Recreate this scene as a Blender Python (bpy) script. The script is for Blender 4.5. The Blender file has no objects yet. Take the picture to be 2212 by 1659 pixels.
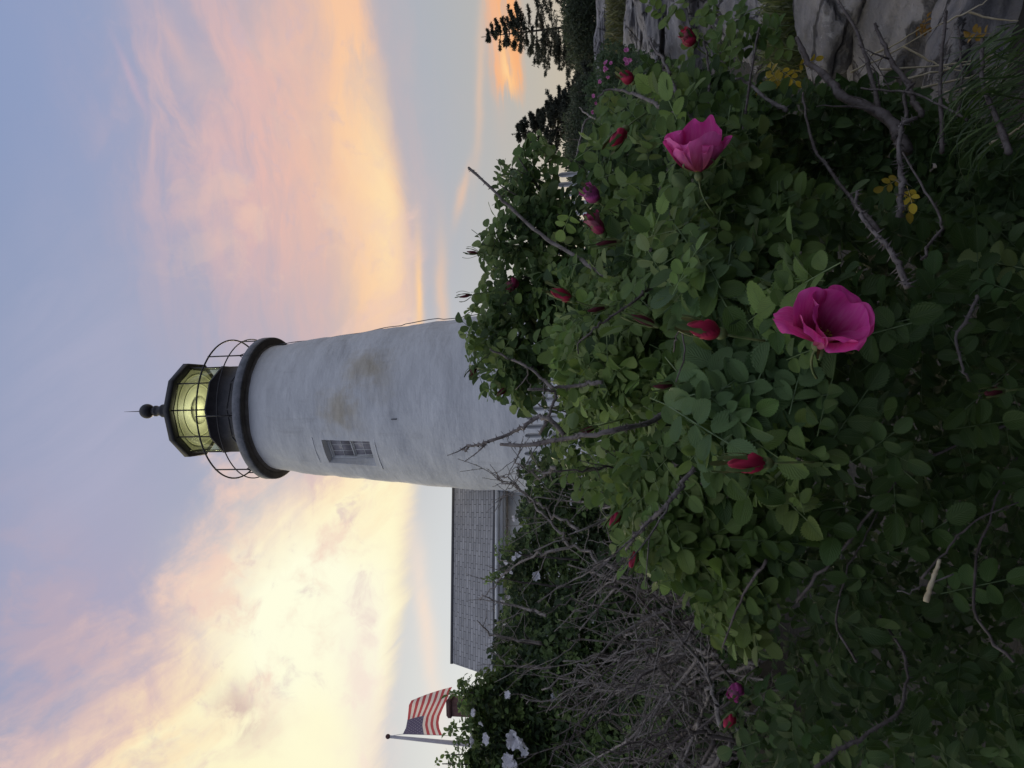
import bpy, math, random
import numpy as np
from mathutils import Vector, Matrix

# ------------------------------------------------------------------ camera
SC = bpy.context.scene
COL = SC.collection
F = 1700.7                       # focal length in units of a 2212 x 1659 picture
CAM = np.array([0.0, 0.0, 1.0])
PITCH, ROLL = math.radians(11), math.radians(1.7)
DV = np.array([0, math.cos(PITCH), math.sin(PITCH)])
_r0 = np.array([1.0, 0, 0]); _u0 = np.array([0, -math.sin(PITCH), math.cos(PITCH)])
RV = math.cos(ROLL)*_r0 - math.sin(ROLL)*_u0          # to the right of the place
UV_ = math.sin(ROLL)*_r0 + math.cos(ROLL)*_u0         # upwards

def P(x, y, dep):
    """a point seen at (x, y) of the picture, dep metres in front of the lens"""
    x = np.asarray(x, float)[..., None]; y = np.asarray(y, float)[..., None]; dep = np.asarray(dep, float)[..., None]
    return CAM + dep*DV - UV_*(x-1106)/F*dep + RV*(829.5-y)/F*dep

def D3(right, down, toward):
    v = -UV_*right - RV*down - DV*toward
    return v/np.linalg.norm(v)

cam = bpy.data.cameras.new('camera'); camo = bpy.data.objects.new('camera', cam); COL.objects.link(camo)
m = Matrix(((-UV_[0], RV[0], -DV[0], 0), (-UV_[1], RV[1], -DV[1], 0), (-UV_[2], RV[2], -DV[2], 1.0), (0, 0, 0, 1)))
camo.matrix_world = m
cam.sensor_width = 36; cam.lens = 36*F/2212; cam.clip_start = 0.05; cam.clip_end = 3000
SC.camera = camo

# ------------------------------------------------------------------ exposure
SC.view_settings.view_transform = 'Standard'; SC.view_settings.look = 'None'
SC.view_settings.exposure = 0.0; SC.view_settings.gamma = 1.0

def lin(r, g, b):
    f = lambda c: c/12.92 if c <= .04045 else ((c+.055)/1.055)**2.4
    return (f(r/255), f(g/255), f(b/255), 1)

# ------------------------------------------------------------------ sky (world)
W = bpy.data.worlds.new('World'); SC.world = W; W.use_nodes = True
WT = W.node_tree; WT.nodes.clear()

class N:                                   # small algebra on shader sockets
    tree = WT
    def __init__(s, sock): s.s = sock
    @staticmethod
    def put(sock, v):
        if isinstance(v, N): N.tree.links.new(v.s, sock)
        else: sock.default_value = v
    @staticmethod
    def op(o, a, b=None, c=None, clamp=False):
        n = N.tree.nodes.new('ShaderNodeMath'); n.operation = o; n.use_clamp = clamp
        N.put(n.inputs[0], a)
        if b is not None: N.put(n.inputs[1], b)
        if c is not None: N.put(n.inputs[2], c)
        return N(n.outputs[0])
    def __add__(s, o): return N.op('ADD', s, o)
    __radd__ = __add__
    def __sub__(s, o): return N.op('SUBTRACT', s, o)
    def __rsub__(s, o): return N.op('SUBTRACT', o, s)
    def __mul__(s, o): return N.op('MULTIPLY', s, o)
    __rmul__ = __mul__
    def __truediv__(s, o): return N.op('DIVIDE', s, o)
    def clamp(s): return N.op('ADD', s, 0.0, clamp=True)
def sstep(x, a, b):
    n = N.tree.nodes.new('ShaderNodeMapRange'); n.interpolation_type = 'SMOOTHERSTEP'
    N.put(n.inputs[0], x)
    if a < b: n.inputs[1].default_value = a; n.inputs[2].default_value = b
    else: n.inputs[1].default_value = b; n.inputs[2].default_value = a; n.inputs[3].default_value = 1; n.inputs[4].default_value = 0
    return N(n.outputs[0])
def vec(x, y, z=0.0):
    n = N.tree.nodes.new('ShaderNodeCombineXYZ')
    for i, v in enumerate((x, y, z)): N.put(n.inputs[i], v)
    return N(n.outputs[0])
def noise(v, scale, detail=4, rough=.55, dist=0.0):
    n = N.tree.nodes.new('ShaderNodeTexNoise'); N.put(n.inputs['Vector'], v)
    n.inputs['Scale'].default_value = scale; n.inputs['Detail'].default_value = detail
    n.inputs['Roughness'].default_value = rough; n.inputs['Distortion'].default_value = dist
    return N(n.outputs[0])
def mixc(f, a, b):
    n = N.tree.nodes.new('ShaderNodeMix'); n.data_type = 'RGBA'
    N.put(n.inputs[0], f)
    N.put(n.inputs[6], a); N.put(n.inputs[7], b)
    return N(n.outputs[2])
def ramp(x, stops):
    n = N.tree.nodes.new('ShaderNodeValToRGB'); N.put(n.inputs[0], x)
    e = n.color_ramp.elements
    e[0].position, e[0].color = stops[0]; e[1].position, e[1].color = stops[-1]
    for p, c in stops[1:-1]:
        k = e.new(p); k.color = c
    return N(n.outputs[0])

def sky_xy(x, y):
    v = P(x, y, 1.0)-CAM; v = v/np.linalg.norm(v)
    return 1436.6-F*math.asin(v[2]), 829.5-F*math.atan2(v[0], v[1])

tc = WT.nodes.new('ShaderNodeTexCoord')
sep = WT.nodes.new('ShaderNodeSeparateXYZ'); WT.links.new(tc.outputs['Generated'], sep.inputs[0])
dx, dy, dz = (N(sep.outputs[i]) for i in range(3))
el = N.op('ARCSINE', dz); az = N.op('ARCTAN2', dx, dy)
SX0 = 1436.6 - F*el              # lower in the sky = larger
SY0 = 829.5 - F*az               # further left (north) = larger
gen = N(tc.outputs['Generated'])
w1 = noise(gen, 3.0, 5, .6) - .5; w2 = noise(vec(dx+3.7, dy-1.3, dz+9.1), 3.0, 5, .6) - .5
w3 = noise(vec(dx*1.0, dy, dz*2.2), 11.0, 6, .62) - .5
SX = SX0 + w1*150 + w3*60
SY = SY0 + w2*220 + w3*90
def blob(x, y, a, b, ang=0.0, warp=1.0, p=1.0):
    """soft elliptical patch; a across the horizon direction, b along it, ang tilts"""
    cx, cy = sky_xy(x, y)
    X = (SX0*(1-warp) + SX*warp) - cx; Y = (SY0*(1-warp) + SY*warp) - cy
    ca, sa = math.cos(ang), math.sin(ang)
    u = (X*ca + Y*sa)/a; v = (Y*ca - X*sa)/b
    return N.op('EXPONENT', (u*u + v*v)*(-1.0*p))
# streaks of cirrus, one set lying flat, one set fanning up to the left
st_flat = noise(vec(SX0/70 + w1*2.0, SY0/330 + w2*1.0, 1.0), 1.0, 6, .6, .6)
st_fan = noise(vec((SX0*.72+SY0*.69)/75 + w1*2.4, (SY0*.72-SX0*.69)/420 + w2, 5.0), 1.0, 6, .62, .5)
fine = noise(vec(SX0/38 + w1*2, SY0/120, 8.0), 1.0, 6, .65, .8)

mot = noise(vec(SX0/150 + w1*1.2, SY0/190 + w2*1.2, 3.0), 1.0, 7, .62, .4)
mot2 = noise(vec(SX0/60 + w1*2.5, SY0/90 + w2*2.5, 13.0), 1.0, 6, .62, .5)
# clear sky: dusk gradient from horizon to zenith with the physical sky under it
elt = ((1436.6 - SX0)/F/1.5708*1.0)
base = ramp(elt, [(0.0, lin(203, 186, 164)), (.07, lin(200, 188, 170)), (.17, lin(176, 183, 192)), (.26, lin(166, 176, 196)),
                  (.40, lin(162, 170, 196)), (.47, lin(151, 163, 194)), (.62, lin(152, 166, 198)), (1.0, lin(178, 188, 212))])
sk = WT.nodes.new('ShaderNodeTexSky'); sk.sky_type = 'NISHITA'; sk.sun_disc = False
SUN_EL, SUN_AZ = math.radians(14), math.radians(-17)      # azimuth from +Y towards +X
sk.sun_elevation = SUN_EL; sk.sun_rotation = SUN_AZ
nm = WT.nodes.new('ShaderNodeMix'); nm.data_type = 'RGBA'; nm.blend_type = 'MULTIPLY'; nm.inputs[0].default_value = 1
WT.links.new(sk.outputs[0], nm.inputs[6]); nm.inputs[7].default_value = (.06, .06, .06, 1)
c = mixc(.12, base, N(nm.outputs[2]))
# paler blue towards the right, cream light low on the left
c = mixc(blob(60, 60, 260, 520, 0, .4)*.55, c, lin(132, 154, 198))
c = mixc((blob(1080, 1560, 230, 520, 0, .3)*.95).clamp(), c, lin(243, 240, 226))
c = mixc((blob(1000, 1250, 110, 420, 0, .4)*.6).clamp(), c, lin(205, 212, 220))
# dusky lilac cloud high on the left
c = mixc((blob(300, 1350, 210, 380, -.5)*(.6+st_fan*.7)).clamp(), c, lin(171, 165, 189))
c = mixc((blob(200, 880, 150, 380, 0)*st_fan*1.0).clamp(), c, lin(176, 176, 200))
# right cloud: pink veil above, orange lit belly with a clean lower edge
veil = blob(610, 330, 210, 420, 0, .8)
c = mixc((veil*(.45+.75*sstep(st_flat, .25, .75))).clamp(), c, lin(228, 184, 178))
c = mixc((blob(700, 350, 120, 420, 0, .8)*(.35+.6*fine)).clamp(), c, lin(238, 194, 170))
c = mixc((blob(420, 250, 110, 260, .15)*sstep(st_flat, .35, .75)*.8).clamp(), c, lin(214, 184, 186))
e0 = sky_xy(865, 400)[0]
edge = sstep(SX0*.8 + SX*.2 + (st_flat-.5)*90 + (fine-.5)*40 + (SY0-430)*(-.03), e0+24, e0-36)
up = sstep(SX0*.6+SX*.4 + (mot-.5)*120, e0-190, e0-40)
along = sstep(SY0, 850, 600)*sstep(SY0, -1500, -300)
belly = edge*up*along*(.28+1.15*sstep(st_flat, .30, .62))
c = mixc((belly*.9).clamp(), c, lin(245, 196, 162))
c = mixc((edge*blob(800, 470, 62, 330, .02, .7)*(.45+.9*fine)).clamp(), c, lin(252, 214, 172))
c = mixc((edge*blob(830, 470, 34, 190, .05, .7)*.8).clamp(), c, lin(255, 226, 178))
# left cloud: between a sharp lower rim and a ragged upper flank
x1, y1 = sky_xy(905, 1060); x2, y2 = sky_xy(850, 1500)
k = (x2-x1)/(y2-y1)
low = x1 + (SY0-y1)*k
rim = sstep(SX0*.75+SX*.25 + (st_fan-.5)*70 - low, 18, -60)
x3, y3 = sky_xy(640, 1030); x4, y4 = sky_xy(60, 1640)
nx, ny = (y4-y3), -(x4-x3); L = math.hypot(nx, ny); nx, ny = nx/L, ny/L
if nx*(x1-x3)+ny*(1500-y3) < 0: nx, ny = -nx, -ny
flank = (SX-x3)*nx + (SY-y3)*ny + (st_fan-.5)*260 + (mot-.5)*330          # distance inside the upper flank
inside = sstep(flank, -190, 110)*rim
c = mixc((inside*.95).clamp(), c, lin(234, 200, 186))
inside2 = sstep(flank + (fine-.5)*120, -40, 150)*rim
c = mixc((inside2*.95).clamp(), c, lin(253, 230, 190))
inside3 = sstep(flank + (st_fan-.5)*170, 50, 260)*rim
c = mixc((inside3*.95).clamp(), c, lin(255, 248, 206))
c = mixc((rim*blob(690, 1380, 165, 230, -.4)*1.6).clamp(), c, lin(255, 254, 226))
c = mixc((rim*blob(690, 1600, 110, 120, -.2)*1.0).clamp(), c, lin(255, 250, 214))
c = mixc((blob(500, 1535, 42, 66, -.5)*sstep(mot2, .3, .6)*.8).clamp(), c, lin(205, 176, 172))
c = mixc((blob(790, 1560, 45, 190, -.1)*.55).clamp(), c, lin(240, 222, 214))
pk = rim*sstep(flank, -150, 60)*sstep(flank, 420, 160)
c = mixc((pk*sstep(mot, .46, .70)*.75).clamp(), c, lin(240, 206, 192))
c = mixc((pk*sstep(mot2, .52, .76)*.55).clamp(), c, lin(212, 186, 190))
c = mixc((blob(790, 1500, 60, 230, -.1)*sstep(mot2, .42, .68)*.55).clamp(), c, lin(246, 224, 214))
c = mixc((blob(120, 1400, 130, 330, -.5)*sstep(mot, .40, .62)*.7).clamp(), c, lin(190, 170, 182))
c = mixc((blob(560, 250, 200, 450, 0)*sstep(mot2, .50, .72)*.55).clamp(), c, lin(196, 180, 192))
c = mixc((blob(640, 480, 190, 330, 0)*sstep(mot, .48, .68)*.5).clamp(), c, lin(238, 204, 182))
# streaks under the clouds
c = mixc((blob(925, 1330, 20, 190, -.22, .6)*(.3+st_fan)*.8).clamp(), c, lin(250, 226, 206))
c = mixc((blob(905, 640, 9, 110, .03, .35)*(.4+fine)*1.0).clamp(), c, lin(252, 208, 160))
c = mixc((blob(958, 640, 14, 130, .03, .4)*.55).clamp(), c, lin(244, 200, 164))
c = mixc((blob(1000, 420, 10, 60, .32, .3)*.6).clamp(), c, lin(238, 196, 165))
c = mixc((blob(1040, 170, 9, 170, .16, .25)*.5).clamp(), c, lin(236, 196, 165))
bx, by = sky_xy(1092, 235)
ob = noise(vec(SX0/11 + w3*1.6, SY0/170, 21.0), 1.0, 5, .6, .3)
tap = sstep(SY0 + w3*40 + (ob-.5)*150, by+8, by-70)
cx_, cy_ = sky_xy(1094, 100)
q = (SX0 + w3*44 + (ob-.5)*16 + w1*12 - cx_ + (SY0-cy_)*.035)/29.0
c = mixc((tap*N.op('EXPONENT', q*q*q*q*-1.0)*sstep(SY0, -900, -100)*(.45+1.0*sstep(ob, .3, .62))).clamp(), c, lin(248, 180, 128))
c = mixc((tap*blob(1100, 175, 12, 85, -.03, .3)*sstep(ob, .25, .6)*1.1).clamp(), c, lin(255, 208, 150))
c = mixc((blob(1068, 60, 14, 140, .03, .2)*.5).clamp(), c, lin(232, 186, 160))
c = mixc((blob(285, 165, 7, 70, -.12, .3)*.45).clamp(), c, lin(205, 176, 190))
c = mixc((blob(370, 80, 18, 90, -.2, .5)*fine*.8).clamp(), c, lin(224, 186, 180))
# the far half of the sky, behind the viewer: unseen, made pale high up to light the tower, dim blue low in the east
back = sstep(dy, .25, -.45)
east = ramp(el/1.5708, [(0.0, lin(96, 108, 138)), (.12, lin(130, 142, 172)), (.35, lin(182, 190, 210)), (.6, lin(190, 196, 214)), (1.0, lin(178, 188, 212))])
c = mixc(back, c, east)
bg = WT.nodes.new('ShaderNodeBackground'); N.put(bg.inputs[0], c); bg.inputs[1].default_value = 1.0
wo = WT.nodes.new('ShaderNodeOutputWorld'); WT.links.new(bg.outputs[0], wo.inputs[0])

# ------------------------------------------------------------------ sun, low behind the clouds
sl = bpy.data.lights.new('sun', 'SUN'); sl.energy = 1.5; sl.angle = math.radians(22); sl.color = (1, .82, .6)
so = bpy.data.objects.new('sun', sl); COL.objects.link(so)
sd = Vector((math.sin(SUN_AZ)*math.cos(SUN_EL), math.cos(SUN_AZ)*math.cos(SUN_EL), math.sin(SUN_EL)))
so.rotation_euler = sd.to_track_quat('Z', 'Y').to_euler(); so.location = (0, 0, 30)

# ------------------------------------------------------------------ helpers: materials
def new_mat(name):
    mt = bpy.data.materials.new(name); mt.use_nodes = True
    t = mt.node_tree; N.tree = t
    return mt, t, t.nodes['Principled BSDF']
def attr(name):
    n = N.tree.nodes.new('ShaderNodeAttribute'); n.attribute_name = name; return n
def objco():
    n = N.tree.nodes.new('ShaderNodeTexCoord'); return N(n.outputs['Object'])
def bump(p, h, strength=.5, dist=.01):
    n = N.tree.nodes.new('ShaderNodeBump'); n.inputs['Strength'].default_value = strength; n.inputs['Distance'].default_value = dist
    N.put(n.inputs['Height'], h); N.tree.links.new(n.outputs[0], p.inputs['Normal']); return n
def mottled(name, c1, c2, scale=5., rough=.7, bs=.3, bd=.01, detail=6, metal=0., c3=None, spec=.5):
    mt, t, p = new_mat(name); o = objco()
    f = noise(o, scale, detail, .6, .3)
    col = mixc(sstep(f, .3, .7), c1, c2)
    if c3: col = mixc(sstep(noise(o, scale*3.1, 5, .65), .52, .72), col, c3)
    N.put(p.inputs['Base Color'], col); p.inputs['Roughness'].default_value = rough; p.inputs['Metallic'].default_value = metal
    p.inputs['Specular IOR Level'].default_value = spec
    if bs: bump(p, noise(o, scale*4, 6, .6), bs, bd)
    return mt
def leaf_mat(name, veins=True, rough=.48, trans=.40, under=1.5, petal=False):
    """colour from the leaf's own attribute, ribs from its own coordinates"""
    mt, t, p = new_mat(name)
    a = attr('Col'); l = attr('luv')
    sp = t.nodes.new('ShaderNodeSeparateXYZ'); t.links.new(l.outputs['Vector'], sp.inputs[0])
    tt, ss = N(sp.outputs[0]), N(sp.outputs[1])
    col = N(a.outputs['Color'])
    geo = t.nodes.new('ShaderNodeNewGeometry')
    hsv = t.nodes.new('ShaderNodeHueSaturation'); N.put(hsv.inputs['Color'], col)
    hsv.inputs['Saturation'].default_value = .75 if not petal else .9; hsv.inputs['Value'].default_value = under
    col = mixc(N(geo.outputs['Backfacing']), col, N(hsv.outputs[0]))
    if veins:
        if petal:
            h = noise(vec(tt*2.5, ss*9.0, 0.0), 1.0, 4)
            col = mixc(sstep(h, .3, .75)*.12, col, (1, .5, .72, 1) if name.startswith('pink') else col)
            bump(p, h, .25, .003)
        else:
            ab = N.op('ABSOLUTE', ss)
            h = N.op('SINE', (tt*8.0 - ab*4.2)*6.2832)
            mid = sstep(ab, .10, .0)
            col = mixc((sstep(h, .55, 1.0)*.16 + mid*.3).clamp(), col, (.16, .22, .09, 1))
            sp_ = noise(objco(), 170.0, 3, .6); col = mixc(sstep(sp_, .66, .74)*.35, col, (.10, .075, .03, 1)); lg = noise(objco(), 45.0, 4, .6); col = mixc(sstep(lg, .35, .7)*.12, col, (.03, .05, .02, 1))
            bump(p, h*(-.5) - mid*1.2 + lg*.6, .45, .0015)
    N.put(p.inputs['Base Color'], col); p.inputs['Roughness'].default_value = rough
    p.inputs['Specular IOR Level'].default_value = .35
    tr = t.nodes.new('ShaderNodeBsdfTranslucent'); N.put(tr.inputs[0], col)
    ms = t.nodes.new('ShaderNodeMixShader'); ms.inputs[0].default_value = trans
    t.links.new(p.outputs[0], ms.inputs[1]); t.links.new(tr.outputs[0], ms.inputs[2])
    t.links.new(ms.outputs[0], t.nodes['Material Output'].inputs[0])
    return mt

M = {}
M['leaf'] = leaf_mat('rose_leaf')
M['far_leaf'] = leaf_mat('small_leaf', veins=False, rough=.6)
M['needle'] = leaf_mat('spruce_needle', veins=False, rough=.7, trans=.3, under=1.0)
M['grass'] = leaf_mat('grass_blade', veins=False, rough=.5, trans=.3, under=1.0)
M['pink'] = leaf_mat('pink_petal', petal=True, rough=.6, trans=.3, under=1.25)
M['bud'] = leaf_mat('bud_petal', veins=False, rough=.55, trans=.12, under=1.0)
M['white_petal'] = leaf_mat('white_petal', veins=False, rough=.6, trans=.3, under=1.0)
M['green'] = mottled('green_sepal', (.07, .12, .03, 1), (.14, .16, .05, 1), 60, .6, .2, .002)
M['cane'] = mottled('rose_cane', (.075, .058, .05, 1), (.145, .12, .11, 1), 40, .8, .6, .003, c3=(.04, .03, .026, 1))
M['dead_cane'] = mottled('dead_cane', (.18, .155, .135, 1), (.31, .27, .245, 1), 40, .85, .6, .003, c3=(.09, .075, .068, 1))
M['grey_cane'] = mottled('grey_cane', (.12, .10, .092, 1), (.215, .185, .172, 1), 45, .85, .7, .003, c3=(.065, .052, .047, 1))
M['straw'] = mottled('straw', (.42, .34, .20, 1), (.55, .47, .32, 1), 30, .7, 0)
M['bark'] = mottled('bark', (.07, .055, .045, 1), (.13, .11, .09, 1), 20, .9, .5, .01)
M['stamen'] = mottled('stamen', (.45, .30, .03, 1), (.55, .42, .08, 1), 300, .7, 0)
M['iron'] = mottled('black_iron', (.022, .021, .025, 1), (.04, .037, .042, 1), 6, .5, .15, .004, c3=(.06, .05, .05, 1))
M['iron_grey'] = mottled('weathered_iron', (.11, .115, .13, 1), (.18, .18, .19, 1), 5, .6, .2, .004, c3=(.05, .045, .05, 1))
M['soffit'] = mottled('soffit_stone', (.16, .145, .13, 1), (.24, .22, .20, 1), 5, .85, .3, .006)
M['deck'] = mottled('deck_iron', (.17, .18, .20, 1), (.26, .26, .28, 1), 5, .6, .2, .004, c3=(.10, .10, .11, 1))
M['dark_soffit'] = mottled('dark_soffit', (.10, .09, .08, 1), (.15, .135, .12, 1), 5, .9, .3, .006)
M['white_paint'] = mottled('white_paint', (.66, .66, .65, 1), (.76, .76, .75, 1), 4, .6, .1, .002)
M['cream_board'] = mottled('cream_board', (.68, .67, .63, 1), (.77, .76, .72, 1), 3, .7, .1, .003)
M['brick'] = mottled('chimney_brick', (.10, .05, .045, 1), (.15, .08, .07, 1), 8, .9, .4, .01)
M['pole'] = mottled('pole_paint', (.50, .47, .50, 1), (.60, .57, .60, 1), 3, .5, 0)
M['sky_grey_glass'] = mottled('window_glass', (.36, .34, .37, 1), (.41, .39, .42, 1), 3, .12, 0, spec=.6)  # panes: reflected sky put into a pale grey base colour
M['ceiling'] = mottled('lantern_ceiling', (.47, .46, .36, 1), (.51, .50, .39, 1), 2, .5, 0)
M['ceiling_trim'] = mottled('ceiling_trim', (.56, .56, .40, 1), (.60, .60, .43, 1), 2, .4, 0)
M['brass'] = mottled('brass', (.6, .55, .16, 1), (.75, .7, .28, 1), 3, .3, 0, metal=.3)

# stucco of the tower: limewashed, rust-yellow stains of their own shape
def stucco():
    mt, t, p = new_mat('limewashed_rubble'); o = objco()
    f = noise(o, 1.1, 6, .62, .4); g = noise(o, 5.0, 6, .6)
    sp = t.nodes.new('ShaderNodeSeparateXYZ'); N.put(sp.inputs[0], o)
    X, Y, Z = (N(sp.outputs[i]) for i in range(3))
    col = mixc(sstep(f, .3, .72), (.75, .75, .745, 1), (.82, .82, .815, 1))
    streak = noise(vec(X*3.5, Y*3.5, Z*.45), 1.0, 6, .65)
    col = mixc(sstep(streak, .5, .78)*.55, col, (.56, .55, .53, 1))
    col = mixc(sstep(g, .58, .78)*.4, col, (.60, .60, .60, 1))
    for (sx, sy, sz, ra, rz, am) in STAINS:
        dX, dY, dZ = (X-sx)/ra, (Y-sy)/ra, (Z-sz)/rz
        d = N.op('SQRT', dX*dX+dY*dY+dZ*dZ) + (noise(o, 3.2, 5, .65)-.5)*1.5
        col = mixc((sstep(d, 1.25, -.1)*am).clamp(), col, (.52, .41, .21, 1))
    N.put(p.inputs['Base Color'], col); p.inputs['Roughness'].default_value = .85
    h = noise(vec(X*2.4, Y*2.4, Z*5.0), 1.0, 5, .55) + noise(vec(X*1.4, Y*1.4, Z*10.0), 1.0, 4, .5)*.4 + g*.45 + noise(o, 22, 4, .6)*.12
    bump(p, h, .42, .055)
    return mt

def shingle():
    mt, t, p = new_mat('roof_shingle')
    l = attr('luv'); sp = t.nodes.new('ShaderNodeSeparateXYZ'); t.links.new(l.outputs['Vector'], sp.inputs[0])
    u, v = N(sp.outputs[0]), N(sp.outputs[1])
    br = t.nodes.new('ShaderNodeTexBrick'); N.put(br.inputs['Vector'], vec(u, v)); br.offset = .37; br.squash = 1
    br.inputs['Color1'].default_value = (.32, .315, .322, 1); br.inputs['Color2'].default_value = (.44, .432, .44, 1)
    br.inputs['Mortar'].default_value = (.11, .107, .11, 1)
    br.inputs['Scale'].default_value = 1; br.inputs['Mortar Size'].default_value = .009; br.inputs['Mortar Smooth'].default_value = .5
    br.inputs['Brick Width'].default_value = .31; br.inputs['Row Height'].default_value = .112; br.inputs['Bias'].default_value = -.1
    ns = noise(vec(u, v), 2.5, 5, .6)
    col = mixc(sstep(ns, .35, .75)*.5, N(br.outputs[0]), (.22, .217, .222, 1))
    N.put(p.inputs['Base Color'], col); p.inputs['Roughness'].default_value = .9
    bump(p, N(br.outputs['Fac'])*-1.0 + noise(vec(u, v), 60, 3)*.3, .6, .012)
    return mt
M['shingle'] = shingle()

def glass_mat():
    mt, t, p = new_mat('lantern_glass'); t.nodes.remove(p)
    tr = t.nodes.new('ShaderNodeBsdfTransparent'); tr.inputs[0].default_value = (.90, .93, .86, 1)
    gl = t.nodes.new('ShaderNodeBsdfGlossy'); gl.inputs['Roughness'].default_value = .03; gl.inputs[0].default_value = (.9, .95, .8, 1)
    fr = t.nodes.new('ShaderNodeLayerWeight'); fr.inputs[0].default_value = .5; f_ = N(fr.outputs['Facing'])
    ms = t.nodes.new('ShaderNodeMixShader'); N.put(ms.inputs[0], f_*f_*f_*.3+.03)
    t.links.new(tr.outputs[0], ms.inputs[1]); t.links.new(gl.outputs[0], ms.inputs[2])
    t.links.new(ms.outputs[0], t.nodes['Material Output'].inputs[0]); return mt
M['glass'] = glass_mat()
def lens_mat():
    mt, t, p = new_mat('lens_glass')
    p.inputs['Base Color'].default_value = (.60, .61, .36, 1); p.inputs['Roughness'].default_value = .08
    tr = t.nodes.new('ShaderNodeBsdfTransparent'); tr.inputs[0].default_value = (.88, .9, .68, 1)
    ms = t.nodes.new('ShaderNodeMixShader'); ms.inputs[0].default_value = .6
    t.links.new(p.outputs[0], ms.inputs[1]); t.links.new(tr.outputs[0], ms.inputs[2])
    t.links.new(ms.outputs[0], t.nodes['Material Output'].inputs[0]); return mt
M['lens'] = lens_mat()
def lamp_mat():
    mt, t, p = new_mat('lit_lamp'); p.inputs['Base Color'].default_value = (.9, .85, .4, 1)
    p.inputs['Emission Color'].default_value = (1, .9, .35, 1); p.inputs['Emission Strength'].default_value = 3.0
    return mt
M['lamp'] = lamp_mat()
def rock_mat():
    mt, t, p = new_mat('ledge_rock'); o = objco()
    f = noise(o, 2.6, 9, .7, .6); g = noise(o, 17, 8, .72); h = noise(o, 70, 5, .7)
    sp = t.nodes.new('ShaderNodeSeparateXYZ'); N.put(sp.inputs[0], o)
    band = noise(vec(N(sp.outputs[0])*1.6+f*.9, N(sp.outputs[1])*1.6, N(sp.outputs[2])*10.0+f*2.0), 1.0, 8, .7)
    vo = t.nodes.new('ShaderNodeTexVoronoi'); vo.feature = 'DISTANCE_TO_EDGE'; vo.inputs['Scale'].default_value = 2.3
    N.put(vo.inputs['Vector'], vec(N(sp.outputs[0])+f*.5, N(sp.outputs[1])+g*.1, N(sp.outputs[2])*1.8+f*.6))
    crack = sstep(N(vo.outputs['Distance']), .035, .0)
    col = mixc(sstep(f, .35, .65), (.22, .207, .205, 1), (.36, .335, .325, 1))
    col = mixc(sstep(band, .48, .66)*.6, col, (.15, .143, .147, 1))
    col = mixc(sstep(g, .52, .72)*.6, col, (.43, .405, .40, 1))
    col = mixc(sstep(h, .58, .72)*.5, col, (.12, .117, .12, 1))
    col = mixc(sstep(noise(o, 5, 7, .75, .5), .60, .68)*.7, col, (.5, .475, .465, 1))
    col = mixc(sstep(noise(o, 8, 6, .75, .5), .68, .74), col, (.36, .22, .05, 1))
    col = mixc(crack*.8, col, (.04, .038, .038, 1))
    N.put(p.inputs['Base Color'], col); p.inputs['Roughness'].default_value = .95; p.inputs['Specular IOR Level'].default_value = .25
    bump(p, band*1.0 + g*.9 + h*.3 - crack*1.2, 1.0, .035); return mt
M['rock'] = rock_mat()
def ground_mat():
    mt, t, p = new_mat('ground_soil'); o = objco()
    f = noise(o, .6, 8, .65, .4); g = noise(o, 9, 7, .7)
    col = mixc(sstep(f, .4, .62), (.028, .025, .018, 1), (.06, .052, .04, 1))
    col = mixc(sstep(g, .5, .75), col, (.02, .026, .012, 1))
    N.put(p.inputs['Base Color'], col); p.inputs['Roughness'].default_value = .95
    bump(p, g, 1.0, .06); return mt
M['ground'] = ground_mat()

# ------------------------------------------------------------------ helpers: objects
def tag(o, label, cat, group=None, kind=None):
    if label: o['label'] = label
    if cat: o['category'] = cat
    if group: o['group'] = group
    if kind: o['kind'] = kind
    return o
def thing(name, label, cat, loc, group=None):
    o = bpy.data.objects.new(name, None); COL.objects.link(o); o.location = [float(q) for q in loc]
    o.empty_display_size = .1
    return tag(o, label, cat, group)
def root_of(p):
    while p.parent: p = p.parent
    return np.array(p.location)

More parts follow.
